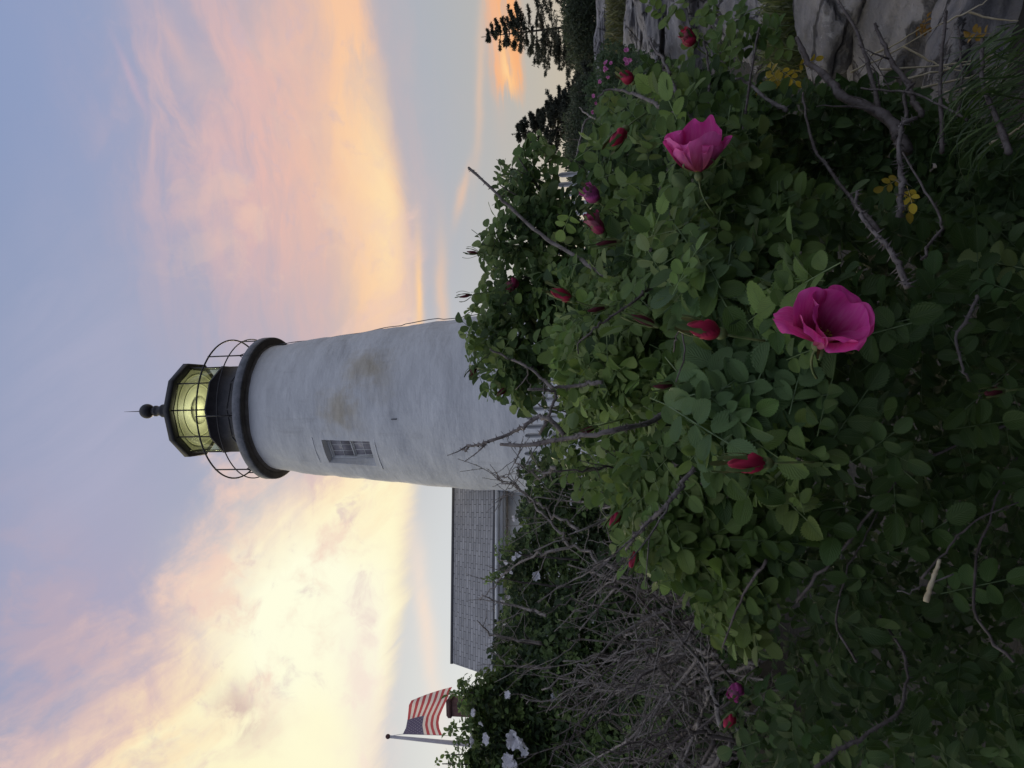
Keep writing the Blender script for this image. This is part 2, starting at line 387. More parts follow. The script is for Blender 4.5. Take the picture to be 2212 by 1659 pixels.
class MB:
    """collects geometry, then becomes ONE mesh object"""
    def __init__(s): s.V, s.Q, s.T, s.C, s.L, s.n = [], [], [], [], [], 0; s.MQ = []; s.MT = []
    def add(s, V, Q=None, T=None, col=None, luv=None, mi=0):
        V = np.asarray(V, float).reshape(-1, 3); k = len(V)
        s.V.append(V)
        if Q is not None and len(Q): q = np.asarray(Q, int).reshape(-1, 4); s.Q.append(q+s.n); s.MQ.append(np.full(len(q), mi))
        if T is not None and len(T): q = np.asarray(T, int).reshape(-1, 3); s.T.append(q+s.n); s.MT.append(np.full(len(q), mi))
        c_ = np.ones((k, 4)) if col is None else np.broadcast_to(np.asarray(col, float), (k, 4))
        l_ = np.zeros((k, 3)) if luv is None else np.asarray(luv, float).reshape(k, 3)
        s.C.append(c_); s.L.append(l_); s.n += k
    def box(s, o, ax, ay, az, mi=0):
        o, ax, ay, az = (np.asarray(q, float) for q in (o, ax, ay, az))
        V = [o+a*ax+b*ay+c_*az for c_ in (0, 1) for b in (0, 1) for a in (0, 1)]
        s.add(V, [(0, 2, 3, 1), (4, 5, 7, 6), (0, 1, 5, 4), (2, 6, 7, 3), (0, 4, 6, 2), (1, 3, 7, 5)], mi=mi)
    def tube(s, pts, rad, sides=6, cap=True, mi=0, col=None):
        pts = np.asarray(pts, float); n = len(pts); rad = np.broadcast_to(np.asarray(rad, float), (n,))
        tg = np.gradient(pts, axis=0); tg /= np.linalg.norm(tg, axis=1)[:, None]+1e-12
        ref = np.array([.31, .2, .93]); 
        if abs(tg[0]@ref) > .9: ref = np.array([.9, -.3, .1])
        b = np.cross(tg, ref); b /= np.linalg.norm(b, axis=1)[:, None]+1e-12; c_ = np.cross(tg, b)
        a = np.arange(sides)/sides*2*math.pi
        V = pts[:, None]+rad[:, None, None]*(np.cos(a)[None, :, None]*b[:, None]+np.sin(a)[None, :, None]*c_[:, None])
        i = np.arange(n-1)[:, None]*sides; j = np.arange(sides)[None]; j2 = (j+1) % sides
        Q = np.stack([i+j, i+j2, i+sides+j2, i+sides+j], -1).reshape(-1, 4)
        V = V.reshape(-1, 3); T = None
        if cap:
            V = np.vstack([V, pts[:1], pts[-1:]]); k = n*sides
            T = [(k, int((q+1) % sides), int(q)) for q in range(sides)]+[(k+1, (n-1)*sides+int(q), (n-1)*sides+int((q+1) % sides)) for q in range(sides)]
        s.add(V, Q, T, mi=mi, col=col)
    def lathe(s, center, prof, seg=32, a0=0., span=2*math.pi, mi=0):
        """prof: (radius, z) pairs, turned about a vertical axis"""
        prof = np.asarray(prof, float); n = len(prof)
        a = a0+np.arange(seg)/seg*span
        V = np.stack([prof[:, None, 0]*np.cos(a), prof[:, None, 0]*np.sin(a), np.broadcast_to(prof[:, None, 1], (n, seg))], -1)+np.asarray(center, float)
        i = np.arange(n-1)[:, None]*seg; j = np.arange(seg)[None]; j2 = (j+1) % seg
        s.add(V, np.stack([i+j, i+j2, i+seg+j2, i+seg+j], -1), mi=mi)
    def build(s, name, mats, parent=None, smooth=False, label=None):
        V = np.concatenate(s.V); base = root_of(parent) if parent else np.zeros(3)
        V = V-base
        me = bpy.data.meshes.new(name)
        Q = np.concatenate(s.Q) if s.Q else np.zeros((0, 4), int); T = np.concatenate(s.T) if s.T else np.zeros((0, 3), int)
        me.vertices.add(len(V)); me.vertices.foreach_set('co', V.ravel().astype(np.float32))
        lo = np.concatenate([Q.ravel(), T.ravel()]).astype(np.int32)
        me.loops.add(len(lo)); me.loops.foreach_set('vertex_index', lo)
        ls = np.concatenate([np.arange(len(Q))*4, len(Q)*4+np.arange(len(T))*3]).astype(np.int32)
        me.polygons.add(len(ls)); me.polygons.foreach_set('loop_start', ls)
        mi = np.concatenate(s.MQ+s.MT).astype(np.int32)
        me.update(calc_edges=True)
        me.polygons.foreach_set('material_index', mi)
        if smooth: me.polygons.foreach_set('use_smooth', np.ones(len(ls), bool))
        ca = me.color_attributes.new('Col', 'FLOAT_COLOR', 'POINT'); ca.data.foreach_set('color', np.concatenate(s.C).ravel().astype(np.float32))
        la = me.attributes.new('luv', 'FLOAT_VECTOR', 'POINT'); la.data.foreach_set('vector', np.concatenate(s.L).ravel().astype(np.float32))
        me.validate(); me.update()
        for q in (mats if isinstance(mats, (list, tuple)) else [mats]): me.materials.append(q)
        o = bpy.data.objects.new(name, me); COL.objects.link(o)
        if parent: o.parent = parent
        if label: o['label'] = label
        return o

rng = np.random.default_rng(11)
def unit(v): return v/(np.linalg.norm(v, axis=-1, keepdims=True)+1e-12)

# ------------------------------------------------------------------ ground
def gh(x, y):
    x = np.asarray(x, float); y = np.asarray(y, float)
    h = np.where(y < 1.5, (y-1.5)*.05, np.where(y < 20, .131*(y-1.5), 2.42+.004*np.minimum(y-20, 60)))
    return h + .05*np.sin(x*1.7+y*.9)*np.sin(y*1.3-x*.6)
def axis_pts(lo, hi):
    a = np.concatenate([np.linspace(lo, -30, 12)[:-1], np.linspace(-30, -6, 22)[:-1], np.linspace(-6, 8, 90)[:-1], np.linspace(8, 40, 40)[:-1], np.linspace(40, hi, 14)])
    return a
gx = axis_pts(-700, 700); gy = axis_pts(-300, 1400)
GX, GY = np.meshgrid(gx, gy, indexing='ij')
b = MB(); n1, n2 = GX.shape
i = np.arange(n1-1)[:, None]*n2; j = np.arange(n2-1)[None]
b.add(np.stack([GX, GY, gh(GX, GY)], -1), np.stack([i+j, i+n2+j, i+n2+j+1, i+j+1], -1))
tag(b.build('ground', M['ground'], smooth=True), 'rocky rising ground under the bushes and lighthouse', 'ground', kind='structure')

# ------------------------------------------------------------------ lighthouse
AX = np.array([-.44, 18.87]); TOW = -AX/np.linalg.norm(AX); LEFT = np.array([TOW[1], -TOW[0]])
def tv(phi, r, z):
    """point around the tower: phi 0 faces the viewer, positive to the left"""
    h = AX + (TOW*math.cos(phi)+LEFT*math.sin(phi))*r
    return np.array([h[0], h[1], z])
RZ = [(1.8, 2.42), (4.5, 2.21), (6.07, 2.077), (6.99, 1.996), (8.44, 1.856), (9.76, 1.715), (10.58, 1.621), (10.86, 1.60)]
def tr_(z): return float(np.interp(z, [q[0] for q in RZ], [q[1] for q in RZ]))
LH = thing('lighthouse', 'white tapering stone lighthouse tower with a black lantern room on top', 'lighthouse', (AX[0], AX[1], 2.2))
wphi, wz0, wz1, wha = math.radians(36.5), 7.70, 8.93, .195     # window: centre angle, bottom, top, half angle
zs = np.unique(np.round(np.concatenate([np.linspace(1.8, wz0, 90), np.linspace(wz0, wz1, 22), np.linspace(wz1, 10.88, 34)]), 4))
ph = np.concatenate([np.linspace(wphi-wha, wphi+wha, 9), np.linspace(wphi+wha, wphi-wha+2*math.pi, 150)[1:-1]])
nz, nph = len(zs), len(ph)
PH, ZZ = np.meshgrid(ph, zs)
RR = np.interp(ZZ, [q[0] for q in RZ], [q[1] for q in RZ])
from mathutils import noise as mnoise
bmp = np.array([[mnoise.fractal(Vector((math.cos(p)*1.6, math.sin(p)*1.6, z*1.5)), 1.0, 2.0, 4) for p in ph] for z in zs])
inwin = (np.abs((PH-wphi+math.pi) % (2*math.pi)-math.pi) < wha+.03) & (ZZ > wz0-.05) & (ZZ < wz1+.05)
RR = RR + np.where(inwin, 0, bmp*.032)
H = AX + (TOW[None, None]*np.cos(PH)[..., None]+LEFT[None, None]*np.sin(PH)[..., None])*RR[..., None]
V = np.concatenate([H, ZZ[..., None]], -1).reshape(-1, 3)
Q = []
for a in range(nz-1):
    for c_ in range(nph):
        if zs[a] >= wz0-1e-4 and zs[a+1] <= wz1+1e-4 and c_ < 8: continue
        c2 = (c_+1) % nph
        Q.append((a*nph+c_, a*nph+c2, (a+1)*nph+c2, (a+1)*nph+c_))
# the two stains, seen right of the window, and one beside it
STAINS = []
for (phi, z, ra, rz, am) in ((.03, 8.42, .62, .60, .55), (-.50, 7.85, .62, .60, .5), (-.40, 7.35, .8, .5, .3), (.72, 8.3, .28, .55, .35), (.15, 8.0, .6, .4, .18)):
    q = tv(phi, tr_(z), z)-np.array([AX[0], AX[1], 2.2]); STAINS.append((*q, ra, rz, am))
M['stucco'] = stucco()
b = MB(); b.add(V, Q)
# reveal of the window, cut back to a flat plane
wr = tr_(8.3); wdir = tv(wphi, 1, 0)[:2]-AX; wl = np.array([wdir[1], -wdir[0]])
wl = wl if wl@LEFT > 0 else -wl
wd = wr-.26                                               # distance of the sash plane from the axis
def wp(s, z, d=0.0):
    h = AX+wdir*(wd+d)+wl*s; return np.array([h[0], h[1], z])
W2, ZB, ZT = .315, wz0+.02, wz1-.06
for (pa, pb, sa, sb, za, zb, za2, zb2) in ((wphi-wha,)*2+(-W2, -W2, wz0, wz1, ZB, ZT), (wphi+wha,)*2+(W2, W2, wz0, wz1, ZB, ZT),
                                            (wphi-wha, wphi+wha, -W2, W2, wz0, wz0, ZB, ZB), (wphi-wha, wphi+wha, -W2, W2, wz1, wz1, ZT, ZT)):
    for k in range(8):
        t0, t1 = k/8, (k+1)/8
        f = lambda t: (tv(pa+(pb-pa)*t, tr_(za+(zb-za)*t), za+(zb-za)*t), wp(sa+(sb-sa)*t, za2+(zb2-za2)*t))
        p0, q0 = f(t0); p1, q1 = f(t1)
        b.add([p0, p1, q1, q0], [(0, 1, 2, 3)])
tower = b.build('tower_wall', M['stucco'], LH, smooth=True)
# stone lintel and drip marks
def arc_bar(name, phi0, phi1, z, h, proud, mat, dz=0.0, parent=LH, n=12):
    b = MB(); V = []
    for k in range(n+1):
        p = phi0+(phi1-phi0)*k/n; zz = z+dz*k/n
        for (rr, z2) in ((-.05, 0), (proud, 0), (proud, h), (-.05, h)):
            V.append(tv(p, tr_(zz)+rr, zz+z2))
    Q = [(k*4+a, k*4+(a+1) % 4, k*4+4+(a+1) % 4, k*4+4+a) for k in range(n) for a in range(4)]
    Q += [(0, 3, 2, 1), (n*4, n*4+1, n*4+2, n*4+3)]
    b.add(V, Q); return b.build(name, mat, parent)
arc_bar('window_sill', wphi-wha-.06, wphi+wha+.05, wz0-.14, .03, .006, M['stucco'])
arc_bar('stone_ledge', wphi-wha-.03, wphi+wha+.06, wz1+.22, .03, .006, M['stucco'])
# window
b = MB()
def bar(s0, s1, z0, z1, d0, d1): b.box(wp(s0, z0, d0), np.append(wl*(s1-s0), 0), np.append(wdir*(d1-d0), 0), (0, 0, z1-z0))
bar(-W2, -W2+.04, ZB, ZT, -.03, .05); bar(W2-.04, W2, ZB, ZT, -.03, .05); bar(-W2+.04, W2-.04, ZT-.05, ZT, -.03, .05); bar(-W2+.04, W2-.04, ZB, ZB+.05, -.03, .05)
win = b.build('window', M['white_paint'], LH)
zm = (ZB+ZT)/2
for nm, z0, z1, d in (('upper_sash', zm-.02, ZT-.053, .02), ('lower_sash', ZB+.053, zm-.022, -.005)):
    b = MB(); s0, s1 = -W2+.043, W2-.043
    bar(s0, s0+.025, z0, z1, d-.02, d+.02); bar(s1-.025, s1, z0, z1, d-.02, d+.02)
    bar(s0+.025, s1-.025, z0, z0+.03, d-.02, d+.02); bar(s0+.025, s1-.025, z1-.03, z1, d-.02, d+.02)
    for k in (1, 2):
        s = s0+(s1-s0)*k/3; bar(s-.007, s+.007, z0+.03, z1-.03, d-.012, d+.014)
    bar(s0+.025, s1-.025, (z0+z1)/2-.007, (z0+z1)/2+.007, d-.01, d+.012)
    b.build('sash', M['white_paint'], win)
    b = MB(); bar(s0+.02, s1-.02, z0+.02, z1-.02, d-.006, d); b.build('pane', M['sky_grey_glass'], win)
# small rust-dark crack marks are real chips: short gouge
arc_bar('iron_cramp', .155, .165, 6.95, .13, .012, M['iron_grey'], n=2)
# lightning cable on the right flank
pts = [tv(math.radians(-88+6*math.sin(z*1.2)), tr_(z)+.03+.012*math.sin(z*5)+(.03 if 6.3 < z < 7.4 else 0), z) for z in np.linspace(2.3, 10.9, 70)]
b = MB(); b.tube(pts, .011, 5); b.build('lightning_cable', M['iron_grey'], LH, smooth=True)
# gallery
cen = (AX[0], AX[1], 0)
b = MB(); b.lathe(cen, [(1.55, 10.78), (1.612, 10.80), (1.64, 10.85), (1.65, 10.88), (1.60, 10.887)], 72); b.build('cornice', M['soffit'], LH, smooth=True)
b = MB(); b.lathe(cen, [(1.4, 10.885), (1.815, 10.89), (1.83, 10.905), (1.83, 11.085), (1.815, 11.10), (.5, 11.11)], 72); b.build('gallery_deck', M['deck'], LH)
b = MB(); b.lathe(cen, [(1.6, 10.870), (1.80, 10.872), (1.80, 10.882)], 72); b.build('deck_soffit', M['dark_soffit'], LH)
rail = None
def ring(R, z, r=.02, seg=72):
    a = np.arange(seg)/seg*2*math.pi; k = 8; t = np.arange(k)/k*2*math.pi
    V = np.stack([(R+r*np.cos(t))[None]*np.cos(a)[:, None]+AX[0], (R+r*np.cos(t))[None]*np.sin(a)[:, None]+AX[1], np.broadcast_to(z+r*np.sin(t), (seg, k))], -1)
    i = np.arange(seg)[:, None]; j = np.arange(k)[None]
    Q = np.stack([i*k+j, ((i+1) % seg)*k+j, ((i+1) % seg)*k+(j+1) % k, i*k+(j+1) % k], -1)
    return V, Q
b = MB(); b.add(*ring(1.80, 12.04, .021)); rail = b.build('gallery_railing', M['iron'], LH, smooth=True)
b = MB(); b.add(*ring(1.80, 11.50, .015)); b.build('middle_rail', M['iron'], rail, smooth=True)
for k in range(7):
    p = math.radians(4.9+k*360/7); b = MB()
    b.tube([tv(p, 1.80, 11.07), tv(p, 1.80, 12.065)], .017, 6)
    for dp in (-.045, .045): b.tube([tv(p+dp, 1.80, 11.09), tv(p, 1.80, 11.22)], .010, 5)
    b.tube([tv(p, 1.66, 11.09), tv(p, 1.80, 11.22)], .010, 5)
    b.build('railing_post', M['iron'], rail)
# lantern: ten sided
def deca(r, z, rot=0.0): return [tv(rot+k*math.pi/5, r, z) for k in range(10)]
LR, GB, GT = 1.155, 12.23, 13.13
def prism(b, levels, cap0=False, cap1=False, mi=0):
    V = [p for (r, z) in levels for p in deca(r, z)]; n = len(levels)
    b.add(V, [(a*10+k, a*10+(k+1) % 10, a*10+10+(k+1) % 10, a*10+10+k) for a in range(n-1) for k in range(10)], mi=mi)
    for on, a in ((cap0, 0), (cap1, n-1)):
        if on:
            c0 = len(V); b.add([*deca(*levels[a]), np.array([AX[0], AX[1], levels[a][1]])], None, [(k, (k+1) % 10, 10) for k in range(10)], mi=mi)
b = MB(); prism(b, [(LR+.03, 11.10), (LR+.03, 11.16), (LR, 11.17), (LR, GB-.05), (LR+.02, GB-.045), (LR+.02, GB), (LR-.1, GB+.003), (LR-.1, 11.1)])
lb = b.build('lantern_wall', M['iron'], LH)
for k in range(10):                                                  # riveted plates with seams
    b = MB(); p0, p1 = deca(LR+.012, 0)[k][:2], deca(LR+.012, 0)[(k+1) % 10][:2]
    e = (p1-p0)
    for (a0, a1, z0, z1) in ((.03, .97, 11.62, 11.645), ):
        b.box([*(p0+e*a0-(p0-AX)*.012), z0], [*(e*(a1-a0)), 0], [*((p0-AX)*.012), 0], (0, 0, z1-z0))
    b.build('plate_seam', M['iron'], lb)
b = MB()
for (s, z) in ((2.2, 11.5), ):
    p = tv(1.22, LR*.96+.06, 11.45); b.lathe(p, [(.0, -.09), (.07, -.07), (.09, 0), (.07, .07), (0, .09)], 12)
b.build('ventilator', M['iron'], LH, smooth=True)
for k in range(10):
    p = deca(LR-.012, 0)[k][:2]; b = MB()
    b.tube([[*p, GB], [*p, GT+.02]], .018, 6); b.build('glazing_bar', M['iron'], LH)
    p0, p1 = deca(LR-.03, 0)[k][:2], deca(LR-.03, 0)[(k+1) % 10][:2]
    b = MB(); e = p1-p0; nrm = unit(p0+p1-2*AX)
    b.box([*(p0+e*.02), GB+.005], [*(e*.96), 0], [*(nrm*.008), 0], (0, 0, GT-GB-.01)); b.build('glass_pane', M['glass'], LH)
RO = 1.275
b = MB(); prism(b, [(LR-.08, GT+.004), (LR+.03, GT), (RO-.03, GT+.02), (RO, GT+.03), (RO, GT+.175), (RO-.03, GT+.19), (.32, GT+.62), (.18, GT+.66)])
roof = b.build('lantern_roof', M['iron'], LH)
b = MB(); b.lathe(cen, [(.26, 13.74), (.25, 13.80), (.20, 13.86), (.165, 14.0), (.16, 14.14), (.175, 14.17), (.17, 14.20), (.13, 14.24), (.125, 14.34), (.145, 14.37), (.145, 14.42), (.10, 14.45), (.10, 14.5)], 24)
b.build('vent_pedestal', M['iron'], roof, smooth=True)
b = MB(); t = np.linspace(0, math.pi, 15); b.lathe(cen, np.stack([.197*np.sin(t)+.0005, 14.66-.197*np.cos(t)], -1), 32); b.build('ventilator_ball', M['iron'], roof, smooth=True)
b = MB(); b.lathe(cen, [(.05, 14.84), (.03, 14.88), (.012, 14.92), (.009, 15.1), (.003, 15.36)], 8); b.build('lightning_rod', M['iron'], roof, smooth=True)
# inside of the lantern
b = MB(); prism(b, [(LR-.06, GT-.012), (.02, GT-.011)]); ceil = b.build('lantern_ceiling', M['ceiling'], LH)
for R_, w in ((.92, .035), (.66, .03)):
    b = MB(); b.lathe(cen, [(R_, GT-.013), (R_, GT-.020), (R_+w, GT-.020), (R_+w, GT-.013)], 48); b.build('ceiling_ring', M['ceiling_trim'], ceil, smooth=False)
b = MB(); b.lathe(cen, [(.001, GT-.06), (.34, GT-.06), (.36, GT-.02)], 40); b.build('ceiling_plate', M['ceiling'], ceil)
b = MB(); prof = []
for k in range(9):
    z = 11.45+k*.10; r = .40-.0035*(k-3.5)**2*2-(.0 if k < 7 else .05*(k-6)); prof += [(r, z), (r+.05, z+.02), (r, z+.1)]
b.lathe(cen, prof, 40); ln = b.build('fresnel_lens', M['lens'], LH, smooth=False)
for k in range(4):
    p = k*math.pi/2+.6; b = MB(); b.tube([tv(p, .46, 11.5), tv(p, .46, 12.3)], .014, 6); b.build('lens_rod', M['brass'], ln)
b = MB(); b.lathe(cen, [(.001, 11.95), (.05, 11.97), (.07, 12.1), (.05, 12.25), (.001, 12.3)], 16); b.build('lamp_bulb', M['lamp'], LH, smooth=True)
pl = bpy.data.lights.new('lantern_lamp', 'POINT'); pl.energy = 34; pl.color = (1, .97, .66); pl.shadow_soft_size = .22
po = bpy.data.objects.new('lantern_lamp', pl); COL.objects.link(po); po.parent = LH; po.location = (0, 0, 12.62-2.2)

# ------------------------------------------------------------------ house beside the tower
def gable(name, label, A, B, z_ridge, z_eave, half, over, wall_z0, wall_in, rake, group=None):
    """ridge from A to B (x, y); eaves half metres to either side"""
    A, B = np.array(A, float), np.array(B, float); e = unit(B-A); n = np.array([e[1], -e[0]])
    if n[1] > 0: n = -n                                  # n faces the viewer
    L_ = np.linalg.norm(B-A)
    t = thing(name, label, 'house', (*((A+B)/2), wall_z0))
    b = MB(); th = .09; nu, nv = 30, 12
    for sgn in (1, -1):
        slope = math.hypot(half, z_ridge-z_eave)
        V, Lu = [], []
        for a in range(nu+1):
            for c_ in range(nv+1):
                s, v = a/nu*L_, c_/nv
                p = A+e*s+n*sgn*half*v
                V.append([*p, z_ridge-(z_ridge-z_eave)*v+.012*math.sin(s*2.1+v*3)*v]); Lu.append([s, v*slope, 0])
        Q = [(a*(nv+1)+c_, (a+1)*(nv+1)+c_, (a+1)*(nv+1)+c_+1, a*(nv+1)+c_+1) for a in range(nu) for c_ in range(nv)]
        b.add(V, Q, luv=Lu)
        V2 = [[q[0], q[1], q[2]-th] for q in V]; b.add(V2, [tuple(reversed(q)) for q in Q], luv=Lu)
        ed = lambda ids: [b.add([V[i0], V[i1], V2[i1], V2[i0]], [(0, 1, 2, 3)], luv=np.zeros((4, 3))) for i0, i1 in ids]
        ed([(a*(nv+1)+nv, (a+1)*(nv+1)+nv) for a in range(nu)]); ed([(nu*(nv+1)+c_, nu*(nv+1)+c_+1) for c_ in range(nv)]); ed([(c_, c_+1) for c_ in range(nv)])
    rf = b.build('roof', M['shingle'], t)
    b = MB(); f0 = A+n*(half-.06); b.box([*f0, z_eave-.24], [*(e*(L_-.02)), 0], [*(n*.03), 0], (0, 0, .15)); b.build('fascia_board', M['white_paint'], t)
    b = MB(); g0 = A+n*(half+.005); b.tube([[*g0, z_eave-.10], [*(g0+e*L_), z_eave-.10]], .05, 8); b.build('gutter', M['white_paint'], t, smooth=True)
    b = MB(); g0 = A+n*(half-.30); b.box([*g0, z_eave-.27], [*(e*(L_-.05)), 0], [*(n*.235), 0], (0, 0, .025)); b.build('soffit_board', M['cream_board'], t)
    # rake board on the far end
    for sgn in (1, -1):
        b = MB(); p = B-e*.02
        b.box([*(p), z_ridge-th-.16], [*(n*sgn*half*.98), -(z_ridge-z_eave)*.98], [*(-e*.03), 0], (0, 0, .155)); b.build('rake_board', M['white_paint'], t)
    # ridge cap
    b = MB(); q0 = A-e*.01; b.tube([[*q0, z_ridge+.012], [*(q0+e*(L_*.5)), z_ridge+.016], [*(q0+e*(L_+.02)), z_ridge+.012]], .04, 6); b.build('ridge_cap', M['shingle'], t)
    wi = half-.32
    return t, A, B, e, n, L_, wi
t, A, B, e, n, L_, wi = gable('house', 'low white house with grey shingled roof built against the tower', (-2.15, 19.85), (-6.98, 19.12), 6.46, 5.12, 1.36, .3, 2.25, .3, .1)
b = MB(); fr = A+n*wi
W0, W1, WZ0, WZ1 = 3.05, 3.95, 3.2, 4.55                # window opening on the front
def fbox(b, s0, s1, z0, z1, d0, d1): b.box([*(fr+e*s0+n*d0), z0], [*(e*(s1-s0)), 0], [*(n*(d1-d0)), 0], (0, 0, z1-z0))
fbox(b, .0, W0, 2.2, 4.83, -.15, 0); fbox(b, W1, L_-.2, 2.2, 4.83, -.15, 0); fbox(b, W0, W1, 2.2, WZ0, -.15, 0); fbox(b, W0, W1, WZ1, 4.83, -.15, 0)
bk = A-n*wi
b.box([*bk, 2.2], [*(e*(L_-.2)), 0], [*(n*.15), 0], (0, 0, 2.63))
g0 = A+e*(L_-.35)
b.add([[*(g0+n*(wi-.15)), 2.2], [*(g0+n*(wi-.15)), 4.99], [*g0, 6.3], [*(g0-n*(wi-.15)), 4.99], [*(g0-n*(wi-.15)), 2.2], [*g0, 2.2]], [(0, 1, 2, 5), (5, 2, 3, 4)])
b.build('wall', M['cream_board'], t)
b = MB()
for (s0, s1, z0, z1) in ((W0-.08, W0, WZ0-.08, WZ1+.08), (W1, W1+.08, WZ0-.08, WZ1+.08), (W0, W1, WZ1, WZ1+.08), (W0, W1, WZ0-.08, WZ0)): fbox(b, s0, s1, z0, z1, .002, .03)
w_ = b.build('window', M['white_paint'], t)
b = MB(); fbox(b, W0, W1, WZ0, WZ1, -.12, -.10); b.build('pane', M['sky_grey_glass'], w_)
b = MB(); fbox(b, W0, W1, (WZ0+WZ1)/2-.02, (WZ0+WZ1)/2+.02, -.098, -.06); fbox(b, (W0+W1)/2-.012, (W0+W1)/2+.012, WZ0, (WZ0+WZ1)/2-.022, -.098, -.06)
fbox(b, (W0+W1)/2-.012, (W0+W1)/2+.012, (WZ0+WZ1)/2+.022, WZ1, -.098, -.06); b.build('sash', M['white_paint'], w_)
# second, lower house behind its far end
t, A, B, e, n, L_, wi = gable('house', 'lower grey roofed house with a dark chimney behind the hedge', (-7.35, 20.4), (-11.5, 19.75), 5.72, 4.6, 1.2, .3, 2.3, .3, .1)
b = MB(); fr = A+n*wi; fbox(b, .1, L_-.2, 2.2, 4.32, -.15, 0); b.box([*(A-n*wi+e*.1), 2.2], [*(e*(L_-.3)), 0], [*(n*.15), 0], (0, 0, 2.1))
for s in (.15, L_-.35):
    g0 = A+e*s; b.add([[*(g0+n*(wi-.16)), 2.2], [*(g0+n*(wi-.16)), 4.46], [*g0, 5.6], [*(g0-n*(wi-.16)), 4.46], [*(g0-n*(wi-.16)), 2.2], [*g0, 2.2]], [(0, 1, 2, 5), (5, 2, 3, 4)])
b.build('wall', M['cream_board'], t)
pc = P(968, 1524, 20.9)
b = MB()
def sq(b, c, h, z0, z1, tp=1.0):
    V = [[c[0]+sx*h*k_, c[1]+sy*h*k_, z] for z, k_ in ((z0, 1), (z1, tp)) for sx, sy in ((-1, -1), (1, -1), (1, 1), (-1, 1))]
    b.add(V, [(0, 1, 5, 4), (1, 2, 6, 5), (2, 3, 7, 6), (3, 0, 4, 7), (4, 5, 6, 7), (3, 2, 1, 0)])
sq(b, pc, .20, 4.9, pc[2]-.14); sq(b, pc, .235, pc[2]-.139, pc[2]-.05); sq(b, pc, .225, pc[2]-.049, pc[2], .85)
b.build('chimney', M['brick'], t)

# ------------------------------------------------------------------ flag and pole
ptop = P(838, 1591, 24); pbot = P(1000, 1607, 24); dirp = unit(pbot-ptop)
pend = ptop + dirp*((ptop[2]-2.4)/-dirp[2])
fp = thing('flagpole', 'pale tapered flagpole with a ball on top left of the houses', 'flagpole', pend)
b = MB(); b.tube([ptop+dirp*.05, ptop+dirp*2.4, pend], [.045, .075, .09], 12); b.build('pole', M['pole'], fp, smooth=True)
b = MB(); tt = np.linspace(0, math.pi, 10); b.lathe(ptop, np.stack([.075*np.sin(tt)+.0005, -.075*np.cos(tt)], -1), 16); b.build('ball', M['brick'], fp, smooth=True)
hal = P([842, 870, 955, 985], [1590, 1585.5, 1588.5, 1590], [23.95]*4)
b = MB(); b.tube(hal, .008, 4); b.build('halyard', M['pole'], fp)
def cl(pts, t):
    pts = np.array(pts, float); k = np.concatenate([[0], np.cumsum(np.linalg.norm(np.diff(pts, axis=0), axis=1))]); k /= k[-1]
    return np.stack([np.interp(t, k, pts[:, i]) for i in range(2)], -1)
c3 = lambda a: [((1500+p/3.912)/1.823, (2600+q/3.912)/1.823) for p, q in a]
NU, NV = 60, 39
uu = np.linspace(0, 1, NU+1); vv = np.linspace(0, 1, NV+1)
top = cl(c3([(335, 1143), (385, 1040), (412, 900), (424, 780), (432, 690), (470, 620)]), uu)
bot = cl(c3([(945, 1158), (900, 1050), (888, 960), (905, 860), (960, 730), (1020, 600), (1060, 485), (1098, 410)]), uu)
q1 = cl(c3([(640, 1145), (620, 1000), (640, 880), (690, 760), (740, 640), (780, 500)]), uu)
Vv = vv[None, :, None]
pix = (1-Vv)*(1-2*Vv)*top[:, None]+4*Vv*(1-Vv)*q1[:, None]+Vv*(2*Vv-1)*bot[:, None]
UU, VV_ = np.meshgrid(uu, vv, indexing='ij')
dep = 23.95+UU*.10*np.sin(UU*9+VV_*2.5)-UU*.25
def fpos(u, v, off=0.0):
    iu, iv = u*NU, v*NV; a, c_ = int(min(iu, NU-1)), int(min(iv, NV-1)); fu, fv = iu-a, iv-c_
    bl = lambda G: (G[a, c_]*(1-fu)+G[a+1, c_]*fu)*(1-fv)+(G[a, c_+1]*(1-fu)+G[a+1, c_+1]*fu)*fv
    q = bl(pix); return P(q[0], q[1], bl(dep)+off)
flag_root = thing('flag', 'red white and blue striped flag flying from the pole', 'flag', fpos(0, 0))
V = P(pix[..., 0], pix[..., 1], dep).reshape(-1, 3)
b = MB()
Qs = {0: [], 1: [], 2: []}
for a in range(NU):
    for c_ in range(NV):
        mi = 2 if (a < NU*.42 and c_ < 21) else ((c_//3) % 2)
        k_ = a*(NV+1)+c_; Qs[mi].append((k_, k_+NV+1, k_+NV+2, k_+1))
b.add(V, Qs[0], mi=0); off = 0
for mi in (1, 2):
    q = np.array(Qs[mi]); b.Q.append(q); b.MQ.append(np.full(len(q), mi))
def cloth(name, c_):
    mt, t_, p = new_mat(name); p.inputs['Base Color'].default_value = c_; p.inputs['Roughness'].default_value = .8
    tr = t_.nodes.new('ShaderNodeBsdfTranslucent'); tr.inputs[0].default_value = c_
    ms = t_.nodes.new('ShaderNodeMixShader'); ms.inputs[0].default_value = .6
    t_.links.new(p.outputs[0], ms.inputs[1]); t_.links.new(tr.outputs[0], ms.inputs[2]); t_.links.new(ms.outputs[0], t_.nodes['Material Output'].inputs[0]); return mt
M['red'] = cloth('red_cloth', (.48, .10, .12, 1)); M['whitec'] = cloth('white_cloth', (.75, .73, .74, 1)); M['blue'] = cloth('blue_cloth', (.13, .125, .22, 1))
fo = b.build('cloth', [M['red'], M['whitec'], M['blue']], flag_root, smooth=True)
b = MB()
